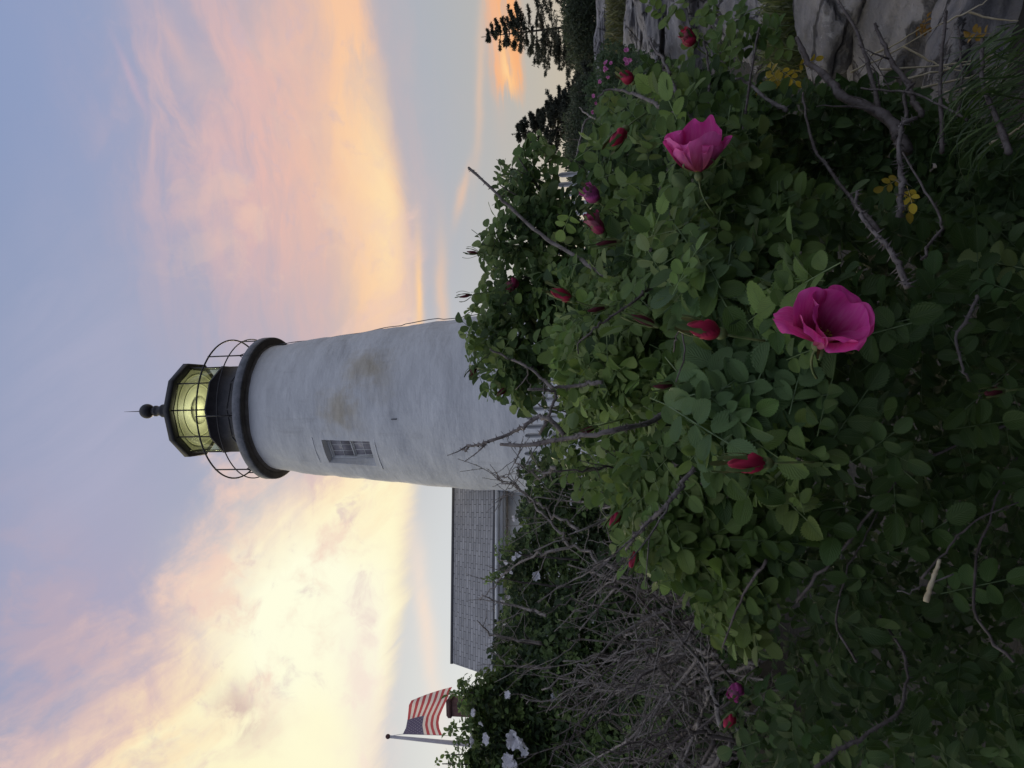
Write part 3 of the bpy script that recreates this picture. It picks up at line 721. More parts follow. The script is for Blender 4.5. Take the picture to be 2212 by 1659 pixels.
for r_ in range(9):
    for k_ in range(6 if r_ % 2 == 0 else 5):
        u0 = (.035+.07*k_+(.035 if r_ % 2 else 0)); v0 = .03+.058*r_
        for off in (-.012, .012):
            pts = [fpos(u0, v0, off)]
            for q in range(10):
                rr = .022 if q % 2 == 0 else .009; an = q*math.pi/5
                pts.append(fpos(max(0, u0+rr*math.sin(an)*.6), max(0, v0-rr*math.cos(an)), off))
            b.add(pts, None, [(0, 1+q, 1+(q+1) % 10) for q in range(10)])
b.build('stars', M['whitec'], fo)

# ------------------------------------------------------------------ picket fence before the tower
fa, fb = P(1205, 330, 13.0), P(1240, 1340, 13.0)
mid = P(1132, 960, 13.4)
fpts = [P(1206, 366, 12.6), P(1188, 560, 13), P(1146, 800, 13.2), P(1131, 960, 13.4), P(1150, 1120, 13.2), P(1205, 1280, 12.6), P(1262, 1420, 12)]
ft = thing('picket_fence', 'white picket fence showing through the bushes at the foot of the tower', 'fence', fpts[3]*[1, 1, 0]+np.array([0, 0, 2.0]))
seg = [np.linalg.norm(fpts[k+1]-fpts[k]) for k in range(6)]; tot = sum(seg); cum = np.concatenate([[0], np.cumsum(seg)])
fpos3 = lambda s: np.array([np.interp(s, cum, [q[i] for q in fpts]) for i in range(3)])
s = .05
b = MB(); b2 = MB()
while s < tot-.1:
    p, p2 = fpos3(s), fpos3(s+.08); e_ = (p2-p)*[1, 1, 0]; nn = np.array([e_[1], -e_[0], 0]); nn = nn/np.linalg.norm(nn)*.02
    zb = gh(p[0], p[1])+.05; b = MB(); zt = p[2]
    V = [[*(p+o_)[:2], z] for o_ in (0*nn, nn) for z in (zb, zt-.05)] 
    a0, a1 = p, p+e_; prof = [(0, zb), (1, zb), (1, zt-.06), (.8, zt-.015), (.5, zt), (.2, zt-.015), (0, zt-.06)]
    V = [[*(a0+e_*u+nn*w)[:2], z] for w in (0, 1) for u, z in prof]
    k7 = 7
    T = [(0, k_, k_+1) for k_ in range(1, 6)]+[(7, 7+k_+1, 7+k_) for k_ in range(1, 6)]
    b.add(V, [(k_, (k_+1) % 7, 7+(k_+1) % 7, 7+k_) for k_ in range(7)], T)
    b.build('picket', M['white_paint'], ft); s += .155
for dz_ in (.30, .85):
    b = MB(); b.tube([fpos3(q)-np.array([0, -.05, dz_]) for q in np.linspace(.05, tot-.1, 20)], .024, 4); b.build('fence_rail', M['white_paint'], ft)

# ------------------------------------------------------------------ leaves
def leaflet(nl, nw, length, width, fold, droop, serr=0.0, curl=0.0, twist=0.0):
    t = np.linspace(0, 1, nl+1); s = np.linspace(-1, 1, nw+1)
    w = width*np.clip(1-np.abs((t-.5)/.5)**2.1, 0, 1)**.68
    w[0] = width*.05; w[-1] = width*.03
    T, S = np.meshgrid(t, s, indexing='ij')
    Wd = np.broadcast_to(w[:, None], T.shape).copy()
    if serr:
        z = (np.arange(nl+1) % 2)*serr*width; Wd[:, 0] += z; Wd[:, -1] += z
    Y = S*Wd; X = T*length
    Z = fold*np.abs(Y)+curl*(S**2)*Wd - droop*length*T**2 + twist*S*Wd*T
    V = np.stack([X, Y, Z], -1).reshape(-1, 3)
    i = np.arange(nl)[:, None]*(nw+1); j = np.arange(nw)[None]
    Q = np.stack([i+j, i+nw+1+j, i+nw+1+j+1, i+j+1], -1).reshape(-1, 4)
    return V, Q, np.stack([T, S, 0*T], -1).reshape(-1, 3)
def rot(ax, a):
    return np.array(Matrix.Rotation(a, 3, Vector(ax)))
def compound(r, lod, n_pair=3):
    """one rose leaf: leaflets in pairs along a stalk and one at the tip; unit: leaflet about 1 long"""
    Vs, Qs, Ls, Bs = [], [], [], []; n = 0
    ST = .55; pos = [(ST+.60*k, sd_) for k in range(n_pair) for sd_ in (-1, 1)]+[(ST+.60*n_pair+.02, 0)]
    tot = ST+.60*n_pair+.02; bend = r.uniform(.05, .35)
    for (xp, sd_) in pos:
        sc = (.78+.14*((xp-.55)/.60)/max(1, n_pair))*r.uniform(.85, 1.12)
        if sd_ == 0: sc *= 1.15
        args = dict(length=sc, width=sc*r.uniform(.27, .35), fold=r.uniform(.08, .6), droop=r.uniform(-.12, .42), curl=r.uniform(-.1, .35), twist=r.uniform(-.5, .5))
        if lod == 0: V, Q, L = leaflet(20, 4, serr=.17, **args)
        elif lod == 1: V, Q, L = leaflet(6, 2, **args)
        else: V, Q, L = leaflet(3, 2, **args)
        R_ = rot((0, 0, 1), sd_*r.uniform(.85, 1.25)+r.uniform(-.1, .1))@rot((0, 1, 0), r.uniform(-.25, .35))@rot((1, 0, 0), r.uniform(-.5, .5)+sd_*.15)
        V = V@R_.T+np.array([xp, sd_*.05, -bend*.12*xp*xp])
        Vs.append(V); Qs.append(Q+n); Ls.append(L); Bs.append(np.full(len(V), r.uniform(.85, 1.15))); n += len(V)
    xs = np.linspace(0, tot, 5); st = np.stack([xs, 0*xs, -bend*.12*xs*xs], -1); w = .02
    V = np.stack([st+[0, -w, 0], st+[0, w, 0], st+[0, 0, -w*1.5]], 1).reshape(-1, 3)
    Q = np.array([(k*3+a, k*3+(a+1) % 3, k*3+3+(a+1) % 3, k*3+3+a) for k in range(4) for a in range(3)])
    Vs.append(V); Qs.append(Q+n); Ls.append(np.tile([.5, .0, 0], (len(V), 1))); Bs.append(np.full(len(V), 1.1))
    return np.concatenate(Vs), np.concatenate(Qs), np.concatenate(Ls), np.concatenate(Bs)
rt = np.random.default_rng(5)
TPL = {0: [compound(rt, 0, n_) for n_ in (3, 3, 2, 3, 2, 3, 3)], 1: [compound(rt, 1, n_) for n_ in (3, 3, 2, 3, 2)], 2: [compound(rt, 2, n_) for n_ in (3, 2, 3)]}

def leaf_cluster(mb, pos, size, lod, nrm, fwd, col):
    """pos (n,3), size (n,), nrm/fwd (n,3), col (n,3)"""
    n = len(pos); nrm = unit(nrm); fwd = unit(fwd-nrm*np.sum(fwd*nrm, 1, keepdims=True)); side = np.cross(nrm, fwd)
    Rm = np.stack([fwd, side, nrm], 1)                    # rows: axes
    pick = rng.integers(0, len(TPL[lod]), n)
    for k in range(len(TPL[lod])):
        ix = np.nonzero(pick == k)[0]
        if not len(ix): continue
        V, Q, L, Bv = TPL[lod][k]; nv = len(V)
        W_ = np.einsum('vi,nij->nvj', V, Rm[ix])*size[ix][:, None, None]+pos[ix][:, None]
        QQ = Q[None]+(np.arange(len(ix))*nv)[:, None, None]
        cc = col[ix][:, None, :]*Bv[None, :, None]*(1+.5*(rng.uniform(0, 1, (len(ix), 1, 1)) < .12))
        cc = np.concatenate([cc, np.ones((len(ix), nv, 1))], -1)
        mb.add(W_.reshape(-1, 3), QQ.reshape(-1, 4), col=cc.reshape(-1, 4), luv=np.broadcast_to(L[None], (len(ix), nv, 3)).reshape(-1, 3))

def in_poly(x, y, poly):
    poly = np.asarray(poly, float); ins = np.zeros(len(x), bool); j = len(poly)-1
    for i in range(len(poly)):
        xi, yi = poly[i]; xj, yj = poly[j]
        cnd = ((yi > y) != (yj > y)) & (x < (xj-xi)*(y-yi)/(yj-yi+1e-9)+xi); ins ^= cnd; j = i
    return ins
def sample_poly(poly, n, r):
    poly = np.asarray(poly, float); lo, hi = poly.min(0), poly.max(0); out = np.zeros((0, 2))
    while len(out) < n:
        q = r.uniform(lo, hi, (n*2, 2)); q = q[in_poly(q[:, 0], q[:, 1], poly)]; out = np.vstack([out, q])
    return out[:n]
def idw(cp, x, y):
    cp = np.asarray(cp, float); d2 = (cp[:, 0][None]-x[:, None])**2+(cp[:, 1][None]-y[:, None])**2+400
    w = 1/d2**1.3; return (w*cp[:, 2][None]).sum(1)/w.sum(1)
UP = np.array([0, 0, 1.0])
BLOOMS = [(1503, 300, 85, 1.08), (1490, 350, 60, 1.08), (1775, 675, 125, .78), (1277, 420, 32, 1.55), (1287, 484, 32, 1.5), (1212, 636, 34, 1.42), (1519, 711, 48, .90), (1612, 1001, 50, .86),
          (1388, 691, 30, 1.15), (1335, 297, 28, 1.35), (1353, 166, 24, 1.6), (1487, 82, 26, 1.7), (1107, 613, 20, 1.98), (1328, 1122, 20, 1.4), (1370, 1207, 24, 1.4), (1590, 1492, 26, 1.35)]
def scatter(mb, poly, n, cp, thick, size, lod, colors, seed, toward=.55, up=.75, rnd=.75, young=0.0, front=1.6):
    r = np.random.default_rng(seed)
    q = sample_poly(poly, n, r); dep = idw(cp, q[:, 0], q[:, 1])+thick*r.uniform(0, 1, n)**front
    for bx_, by_, br_, bd_ in BLOOMS:
        hit = np.hypot(q[:, 0]-bx_, q[:, 1]-by_) < br_+14; dep = np.where(hit & (dep < bd_+.11), bd_+.11+.05*r.uniform(0, 1, n), dep)
    p = P(q[:, 0], q[:, 1], dep)
    nrm = UP*up-DV*toward+r.normal(0, rnd*.6, (n, 3))
    fwd = r.normal(0, 1, (n, 3))-DV*.35+np.array([0, 0, .15])
    c0, c1 = np.array(colors[0]), np.array(colors[1]); f = r.uniform(0, 1, (n, 1))
    col = c0+(c1-c0)*f
    if young:
        y = r.uniform(0, 1, (n, 1)) < young; col = np.where(y, np.array([.19, .25, .075])*r.uniform(.8, 1.1, (n, 1)), col)
    sz = size*r.uniform(.75, 1.2, n)
    fw = unit(fwd-unit(nrm)*np.sum(fwd*unit(nrm), 1, keepdims=True))
    leaf_cluster(mb, p-fw*sz[:, None]*1.3, sz, lod, nrm, fwd, col)
    return p

def cane(mb, pts, r0, r1, seed=0, thorns=0, tl=.006, sides=6, wob=.01, sub=6):
    """a wandering woody stem through pts with prickles"""
    r = np.random.default_rng(seed); pts = np.asarray(pts, float)
    k = np.concatenate([[0], np.cumsum(np.linalg.norm(np.diff(pts, axis=0), axis=1))]); Lh = k[-1]
    n = max(4, (len(pts)-1)*sub); t = np.linspace(0, Lh, n+1)
    p = np.stack([np.interp(t, k, pts[:, i]) for i in range(3)], -1)
    ker = np.array([.25, .5, .25])
    for _ in range(2):
        q = p.copy(); q[1:-1] = p[:-2]*.25+p[1:-1]*.5+p[2:]*.25; p = q
    jit = r.normal(0, wob*.35, (n-1, 3)); jit = jit*(r.uniform(0, 1, (n-1, 1)) < .35)*1.2; p[1:-1] += jit; rad = r0+(r1-r0)*t/Lh; rad = rad*(1+r.uniform(-.12, .16, n+1))
    mb.tube(p, rad, sides)
    if thorns:
        m_ = int(thorns*Lh); s = r.uniform(0, 1, m_)*n; a = s.astype(int).clip(0, n-1); f = (s-a)[:, None]
        c0 = p[a]*(1-f)+p[a+1]*f; tg = unit(p[a+1]-p[a]); rr = rad[a]
        o = r.normal(0, 1, (m_, 3)); o = unit(o-tg*np.sum(o*tg, 1, keepdims=True)); sd_ = np.cross(tg, o)
        ln_ = tl*r.uniform(.5, 1.3, m_)[:, None]; bw = np.minimum(.0011, rr*.35)[:, None]
        base = c0+o*rr[:, None]*.8; tip = base+o*ln_+tg*ln_*r.uniform(-.5, .2, (m_, 1))
        V = np.stack([base+sd_*bw, base-sd_*bw*.6+tg*bw, base-sd_*bw*.6-tg*bw, tip], 1).reshape(-1, 3)
        T = np.array([(0, 1, 3), (1, 2, 3), (2, 0, 3)])[None]+(np.arange(m_)*4)[:, None, None]
        mb.add(V, None, T.reshape(-1, 3))
    return p

# ------------------------------------------------------------------ flowers
def petal(b, base, axis, a, L_, W_, th0, th1, cup, ruf, notch, seed, col, r0=.004, tipcurl=0.0):
    r = np.random.default_rng(seed); ax = unit(np.asarray(axis, float))
    e1 = unit(np.cross(ax, [.2, .3, .9])); e2 = np.cross(ax, e1); rd = e1*math.cos(a)+e2*math.sin(a); sd_ = np.cross(ax, rd)
    nt, nu = (20, 20) if L_ > .03 else (9, 8); t = np.linspace(0, 1, nt+1); u = np.linspace(-1, 1, nu+1)
    th = th0+(th1-th0)*t**1.3 + tipcurl*np.maximum(0, t-.72)*4
    dr = np.concatenate([[0], np.cumsum(np.sin(th[:-1]))])/nt; dz_ = np.concatenate([[0], np.cumsum(np.cos(th[:-1]))])/nt
    w = W_*np.sqrt(np.clip(1-((t-.62)/.66)**2, 0, 1)); w[-1] = max(w[-1], W_*.55)
    ph1, ph2 = r.uniform(0, 6, 2)
    V, L2 = [], []
    for i in range(nt+1):
        for j in range(nu+1):
            lf = 1-notch*math.exp(-(u[j]/.22)**2)*t[i]**3-.22*abs(u[j])**3*t[i]**2
            rr, zz = r0+dr[i]*L_*lf, dz_[i]*L_*lf
            s = u[j]*w[i]
            nx_, nz_ = math.cos(th[i]), -math.sin(th[i])        # outward normal in (radial, axial)
            off = -cup*s*s/W_+ruf*1.7*t[i]**2*W_*(math.sin(u[j]*3.4+ph1)+.7*math.sin(u[j]*7+ph2)+.35*math.sin(u[j]*12+t[i]*6+ph1))+.03*W_*math.sin(t[i]*7+u[j]*3+ph2)
            q_ = ax*zz+rd*rr+sd_*s; off += t[i]*(mnoise.fractal(Vector(q_*95+seed), 1.0, 2.0, 3)*.0016+mnoise.noise(Vector(q_*260+seed))*.0005)*min(1, L_/.03)
            V.append(base+ax*(zz+nz_*off)+rd*(rr+nx_*off)+sd_*s); L2.append([t[i], u[j], 0])
    Q = [(i*(nu+1)+j, (i+1)*(nu+1)+j, (i+1)*(nu+1)+j+1, i*(nu+1)+j+1) for i in range(nt) for j in range(nu)]
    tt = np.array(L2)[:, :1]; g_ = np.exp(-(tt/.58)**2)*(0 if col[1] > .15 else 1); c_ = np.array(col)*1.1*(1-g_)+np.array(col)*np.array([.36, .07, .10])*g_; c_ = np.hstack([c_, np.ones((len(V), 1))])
    b.add(V, Q, col=c_, luv=L2)
def sepals(b, base, axis, L_, spread, n=5, seed=0, w=.0022):
    r = np.random.default_rng(seed); ax = unit(np.asarray(axis, float)); e1 = unit(np.cross(ax, [.2, .3, .9])); e2 = np.cross(ax, e1)
    for k in range(n):
        a = k*2*math.pi/n+r.uniform(-.2, .2); rd = e1*math.cos(a)+e2*math.sin(a); sd_ = np.cross(ax, rd)
        t = np.linspace(0, 1, 7); le = L_*r.uniform(.85, 1.15); sp = spread*r.uniform(.7, 1.6)
        pr = .0055+sp*le*np.sin(t*2.4)*.6+sp*le*.5*t*r.uniform(-.3, 1); pz = t*le
        ww = w*np.where(t < .75, np.sin(np.pi*np.minimum(t+.12, 1)**.7), .45+.5*np.sin((t-.75)*12))
        c_ = base+ax*pz[:, None]+rd*pr[:, None]
        V = np.concatenate([c_-sd_*ww[:, None], c_+sd_*ww[:, None]+0, c_+rd*.0008])
        b.add(V, [(i, i+1, 14+i+1, 14+i) for i in range(6)]+[(14+i, 14+i+1, 7+i+1, 7+i) for i in range(6)])
def hip(b, base, axis, r, ln_):
    ax = unit(np.asarray(axis, float)); t = np.linspace(0, 1, 7)
    b.tube(base-ax*ln_*(1-t)[:, None], r*np.sin(np.pi*(.12+.75*t))**.6, 8)
def pedicel(b, base, axis, ln_, bend, r=.0015):
    t = np.linspace(0, 1, 6)[:, None]; ax = unit(np.asarray(axis, float))
    b.tube(base-ax*ln_*t+np.asarray(bend)*t*t, r, 5)
def rose_bud(parent, x, y, dep, axis, ln_, rad, col, seed, open_=0.0, label=None, sep=.16):
    """furled bud: wrapped petals, pointed calyx lobes, hip and stalk"""
    r = np.random.default_rng(seed); ax = unit(np.asarray(axis, float)); c0 = P(x, y, dep)-ax*ln_*.5
    b = MB(); e1 = unit(np.cross(ax, [.2, .3, .9])); e2 = np.cross(ax, e1)
    nt, na = 12, 28; V, L2 = [], []
    for i in range(nt+1):
        t = i/nt; prof = math.sin(math.pi*min(.06+.86*t, .97)**(.8))**.75*(1-.25*t)
        if open_ > 0: prof = prof*(1-open_*.3)+open_*(.25+.75*t)
        for j in range(na):
            a = j/na*2*math.pi; sw = a+t*2.2
            rk_ = ((sw*3/(2*math.pi)) % 1); ridge = 1+.30*(rk_-.5)*min(1, t*3)+.05*math.sin(a*7+t*9+seed)+.04*math.sin(a*13-t*15+seed)
            V.append(c0+ax*ln_*(t+.02*math.sin(sw*3)*t)+(e1*math.cos(a)+e2*math.sin(a))*rad*prof*ridge); L2.append([t, rk_, 0])
    V.append(c0+ax*ln_*(.9 if open_ > .2 else 1.02)); L2.append([1, 0, 0])
    Q = [(i*na+j, i*na+(j+1) % na, (i+1)*na+(j+1) % na, (i+1)*na+j) for i in range(nt) for j in range(na)]
    T = [(nt*na+j, nt*na+(j+1) % na, (nt+1)*na) for j in range(na)]
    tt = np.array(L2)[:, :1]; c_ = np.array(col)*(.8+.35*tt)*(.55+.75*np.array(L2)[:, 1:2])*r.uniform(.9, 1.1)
    b.add(V, Q, T, col=np.hstack([c_, np.ones((len(V), 1))]), luv=L2)
    if open_ > .15:
        for k in range(3): petal(b, c0+ax*.003, ax, k*2.1+seed, ln_*1.05, rad*1.0, .35, .1+.5*open_, .5, .05, .1, seed+k, col, r0=rad*.3)
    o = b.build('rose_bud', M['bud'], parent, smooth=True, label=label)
    b = MB(); sepals(b, c0-ax*.001, ax, ln_*1.3, sep, 5, seed, w=max(.0016, rad*.33)); hip(b, c0+ax*.003, ax, rad*.62, ln_*.34)
    pedicel(b, c0-ax*ln_*.3, ax, .035, np.array([0, 0, -.012]))
    b.build('calyx', M['green'], o, smooth=True)
    return o
def small_rose(parent, name, x, y, dep, rad, col, mat, seed, axis=None):
    r = np.random.default_rng(seed)
    ax = unit(-DV*.9+UP*.6+r.normal(0, .45, 3)) if axis is None else axis
    b = MB(); p = P(x, y, dep)
    for k in range(5): petal(b, p, ax, k*2*math.pi/5+r.uniform(-.3, .3), rad*r.uniform(.85, 1.35), rad*.60, r.uniform(.5, 1.1), r.uniform(.2, 1.7), .35, .13, .15, seed*7+k, col, r0=rad*.06)
    return b.build(name, mat, parent, smooth=True)

# ------------------------------------------------------------------ rose bushes
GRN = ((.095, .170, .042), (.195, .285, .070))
GRN_D = ((.040, .082, .022), (.080, .138, .036))  # darker greens: shade low and inside the bushes put into the colour
def bush(name, label, cat, x, y, dep):
    p = P(x, y, dep); return thing(name, label, cat, (p[0], p[1], float(gh(p[0], p[1]))))
def branch(parent, pts, w0, w1, seed, mat='cane', thorns=260, tl=.006, label=None, wob=.005, name='branch', twigs=0):
    """pts: (x, y, depth); w: thickness seen, in picture units"""
    pts = np.array(pts, float); w = P(pts[:, 0], pts[:, 1], pts[:, 2]); d = pts[:, 2].mean()
    b = MB(); p = cane(b, w, w0*d/F/2, w1*d/F/2, seed, thorns, tl, wob=wob)
    r = np.random.default_rng(seed+900)
    for k in range(twigs):
        i = r.integers(len(p)//4, len(p)-2); tg = unit(p[i+1]-p[i]); o = unit(r.normal(0, 1, 3)+tg*.9+UP*.3); ln_ = r.uniform(.04, .16)
        q = np.stack([p[i], p[i]+o*ln_*.5+r.normal(0, .006, 3), p[i]+o*ln_+UP*ln_*.2*r.uniform(-1, 1)])
        p2 = cane(b, q, max(.0011, w1*d/F/2*.7), .0007, seed*13+k, thorns, tl*.7, sides=4, wob=.004, sub=4)
        if r.uniform() < .6:
            j = len(p2)//2; o2 = unit(o+r.normal(0, .7, 3)); cane(b, np.stack([p2[j], p2[j]+o2*ln_*.3, p2[j]+o2*ln_*.55]), .0009, .0006, seed*17+k, thorns*.6, tl*.6, sides=4, wob=.003, sub=3)
    return b.build(name, M[mat], parent, smooth=False, label=label)

# A: the near bush with the two open roses
A_ = bush('rose_bush', 'big dark green rose bush in the foreground with two open pink roses', 'rose bush', 1700, 850, 1.25)
CP_A = [(1190, 650, 1.75), (1200, 900, 1.8), (1190, 1010, 1.95), (1250, 400, 1.7), (1300, 200, 2.1), (1400, 300, 1.3), (1500, 300, 1.12), (1500, 600, 1.02),
        (1550, 900, .98), (1320, 800, 1.32), (1450, 1200, 1.25), (1500, 1500, 1.4), (1780, 680, .84), (1850, 900, .88), (1900, 400, 1.15), (2000, 250, 1.5),
        (2200, 700, .95), (2000, 1300, 1.15), (2200, 1650, 1.05), (1750, 1300, 1.2)]
POLY_A = [(1215, 300), (1195, 560), (1175, 660), (1170, 760), (1195, 860), (1175, 920), (1165, 985), (1225, 1040), (1290, 1080), (1340, 1160), (1400, 1240), (1500, 1250), (1530, 1330),
          (1560, 1420), (1600, 1659), (2240, 1700), (2240, 480), (2050, 420), (1800, 400), (1640, 330), (1560, 250), (1480, 200), (1380, 130), (1330, 160)]
mb = MB()
UPPER = [(1260, 330), (1240, 430), (1195, 560), (1175, 660), (1170, 760), (1195, 860), (1175, 920), (1165, 985), (1225, 1040), (1290, 1080), (1340, 1160), (1400, 1240), (1500, 1250), (1530, 1330), (1720, 1250), (1740, 420), (1640, 330), (1560, 250), (1480, 210), (1380, 150), (1330, 170)]
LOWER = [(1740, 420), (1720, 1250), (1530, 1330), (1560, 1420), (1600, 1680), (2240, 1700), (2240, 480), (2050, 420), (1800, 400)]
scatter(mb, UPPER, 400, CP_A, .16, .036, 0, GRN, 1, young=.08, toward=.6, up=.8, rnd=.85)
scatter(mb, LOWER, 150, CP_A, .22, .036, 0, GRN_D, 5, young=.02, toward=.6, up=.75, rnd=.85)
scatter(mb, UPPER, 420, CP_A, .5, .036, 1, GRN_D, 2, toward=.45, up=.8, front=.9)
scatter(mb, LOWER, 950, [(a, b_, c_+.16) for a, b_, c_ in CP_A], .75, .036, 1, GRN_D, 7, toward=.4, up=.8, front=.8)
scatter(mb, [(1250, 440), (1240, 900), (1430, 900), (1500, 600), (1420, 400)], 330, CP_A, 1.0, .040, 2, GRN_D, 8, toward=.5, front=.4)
# young tips along the top, the light on them put into a paler green
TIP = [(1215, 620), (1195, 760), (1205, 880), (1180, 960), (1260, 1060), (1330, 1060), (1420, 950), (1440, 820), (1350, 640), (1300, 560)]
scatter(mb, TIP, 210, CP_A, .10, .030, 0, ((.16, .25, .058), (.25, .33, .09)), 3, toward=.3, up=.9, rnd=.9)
scatter(mb, [(1470, 740), (1480, 900), (1560, 1010), (1640, 960), (1740, 900), (1720, 800), (1640, 740), (1560, 540), (1480, 560)], 60, CP_A, .05, .040, 0, ((.11, .19, .075), (.17, .27, .105)), 4, toward=.9, up=.7, rnd=.45)
# tips along the left flank above the thicket, light painted into brighter greens
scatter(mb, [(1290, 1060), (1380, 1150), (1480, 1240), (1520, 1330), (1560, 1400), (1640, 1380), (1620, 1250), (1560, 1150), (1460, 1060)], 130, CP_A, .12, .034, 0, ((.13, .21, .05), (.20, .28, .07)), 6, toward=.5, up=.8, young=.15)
mb.build('foliage', M['leaf'], A_)
for k, (pts, w0, w1, th) in enumerate([
    ([(1500, 850, 1.3), (1401, 915, 1.2), (1351, 924, 1.15), (1285, 938, 1.15), (1219, 948, 1.2), (1136, 963, 1.25), (1082, 960, 1.3)], 13, 8, 330),
    ([(1219, 940, 1.3), (1190, 905, 1.3), (1162, 899, 1.35), (1135, 918, 1.35), (1098, 939, 1.4), (1064, 951, 1.4), (1032, 960, 1.45), (998, 971, 1.5)], 10, 5, 330),
    ([(1300, 826, 1.35), (1239, 834, 1.4), (1192, 839, 1.4), (1173, 818, 1.45), (1146, 795, 1.45), (1103, 775, 1.5), (1058, 753, 1.5)], 9, 4, 330),
    ([(1166, 937, 1.5), (1189, 891, 1.45), (1203, 844, 1.45), (1180, 841, 1.45), (1140, 841, 1.45)], 7, 6, 330),
    ([(1420, 610, 1.25), (1368, 653, 1.2), (1335, 674, 1.2), (1302, 699, 1.2), (1268, 725, 1.2), (1246, 742, 1.22), (1250, 765, 1.22)], 7, 3, 500),
    ([(1500, 1010, 1.15), (1467, 1057, 1.15), (1433, 1098, 1.15), (1385, 1142, 1.2), (1352, 1187, 1.25)], 11, 6, 700),
    ([(1330, 612, 1.5), (1235, 548, 1.7), (1170, 510, 1.75), (1120, 465, 1.8), (1060, 405, 1.85), (1012, 362, 1.9)], 10, 6, 130),
    ([(1455, 760, 1.1), (1470, 700, 1.05), (1482, 765, 1.0), (1460, 825, 1.0)], 4, 3, 60),
    ([(1560, 330, 1.3), (1496, 259, 1.3), (1454, 238, 1.35), (1411, 221, 1.4), (1369, 202, 1.45), (1316, 190, 1.5), (1290, 210, 1.5)], 15, 4, 160),
    ([(1500, 260, 1.3), (1468, 238, 1.35), (1460, 198, 1.4), (1439, 139, 1.5), (1418, 114, 1.55), (1400, 80, 1.6)], 9, 5, 260),
    ([(1720, 1300, 1.2), (1830, 1170, 1.15), (1960, 1010, 1.1), (2130, 930, 1.1), (2230, 905, 1.1)], 8, 5, 200),
    ([(2190, 1430, 1.0), (2100, 1330, 1.05), (2110, 1190, 1.1), (2150, 1080, 1.1), (2200, 980, 1.1)], 7, 4, 200),
    ([(1990, 1250, 1.05), (2050, 1180, 1.05), (2110, 1120, 1.05), (2200, 1085, 1.05)], 6, 3, 60),
    ([(1760, 1659, 1.1), (1860, 1590, 1.1), (1950, 1540, 1.1), (1960, 1420, 1.15), (1900, 1330, 1.2)], 10, 5, 600),
    ([(1850, 1430, 1.15), (1800, 1350, 1.2), (1830, 1230, 1.2), (1900, 1100, 1.2)], 6, 3, 300),
    ([(2110, 640, 1.0), (2090, 690, .98), (2060, 720, 1.0), (2080, 800, 1.0), (2120, 860, 1.05)], 8, 5, 200),
    ([(2060, 1240, 1.0), (1975, 1275, 1.0), (1938, 1277, 1.0)], 4, 3, 0),
    ([(1655, 1210, 1.15), (1600, 1290, 1.2), (1560, 1400, 1.25)], 7, 4, 250),
    ]): branch(A_, pts, w0, w1, 100+k, 'grey_cane' if k in (0, 1, 2, 3, 5, 6, 8, 9, 15, 16) else 'cane', th, .0065, twigs=2 if k in (1, 2, 5) else 0)
# a pale snapped stub low in the bush
branch(A_, [(2000, 1300, .95), (2008, 1270, .95), (2022, 1235, .95), (2030, 1208, .95)], 13, 8, 150, 'straw', 0, wob=.001, label='pale stripped snapped stub low in the bush')

PINK, DPINK, RED = (.76, .062, .38), (.44, .04, .17), (.46, .022, .07)
def flower(parent, base, axis, petals, seed, label, col, stam=True):
    base = np.asarray(base, float); root = None
    for k, (a, L_, W_, t0, t1, cup, ruf, tcl) in enumerate(petals):
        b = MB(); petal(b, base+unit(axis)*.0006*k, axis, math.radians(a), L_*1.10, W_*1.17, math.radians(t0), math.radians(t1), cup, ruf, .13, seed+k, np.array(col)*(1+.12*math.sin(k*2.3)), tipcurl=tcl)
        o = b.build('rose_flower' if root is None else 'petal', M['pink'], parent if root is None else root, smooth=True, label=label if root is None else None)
        if root is None: root = o
    b = MB(); sepals(b, base-unit(axis)*.001, axis, .016, 2.6, 5, seed, .0020); hip(b, base, axis, .0065, .013); pedicel(b, base-unit(axis)*.012, axis, .05, np.array([0, 0, -.02]))
    b.build('calyx', M['green'], root, smooth=True)
    if stam:
        r = np.random.default_rng(seed); b = MB(); ax = unit(axis)
        for k in range(60):
            o_ = r.normal(0, 1, 3); o_ = unit(o_-ax*(o_@ax)); q = base+o_*.004; e_ = q+ax*r.uniform(.006, .011)+o_*r.uniform(.002, .007)
            b.tube([q, e_], .0003, 3, cap=False); b.box(e_-.0006, (.0012, 0, 0), (0, .0012, 0), (0, 0, .0012))
        b.build('stamens', M['stamen'], root)
    return root
# lower rose: seen into the cup, leaning to the right of the place
axA = D3(.10, -.62, .78); e1 = unit(np.cross(unit(axA), [.2, .3, .9])); e2 = np.cross(unit(axA), e1)
def az_of(axis, dirv):
    ax = unit(axis); a1 = unit(np.cross(ax, [.2, .3, .9])); a2 = np.cross(ax, a1); return math.degrees(math.atan2(dirv@a2, dirv@a1))
U_, D_, L_, R_ = D3(0, -1, .01), D3(0, 1, .01), D3(-1, 0, .01), D3(1, 0, .01)
z = lambda dv, off=0: az_of(axA, dv)+off
baseA = P(1772, 736, .80); SCA = 1.17
flower(A_, baseA, axA, [
    (z(U_, 8), .050, .034, 25, 48, .25, .05, 0), (z(U_, -50), .046, .030, 22, 34, .45, .05, 0), (z(U_, 62), .046, .030, 22, 36, .45, .05, 0),
    (z(D_, 40), .043, .030, 30, 55, .5, .08, .25), (z(D_, -25), .040, .028, 34, 66, .4, .12, .75), (z(L_, -12), .050, .017, 60, 88, .2, .12, .45), (z(R_, 28), .046, .024, 50, 68, .2, .05, 0)], 21,
    'wide open pink rose seen into its cup', PINK)
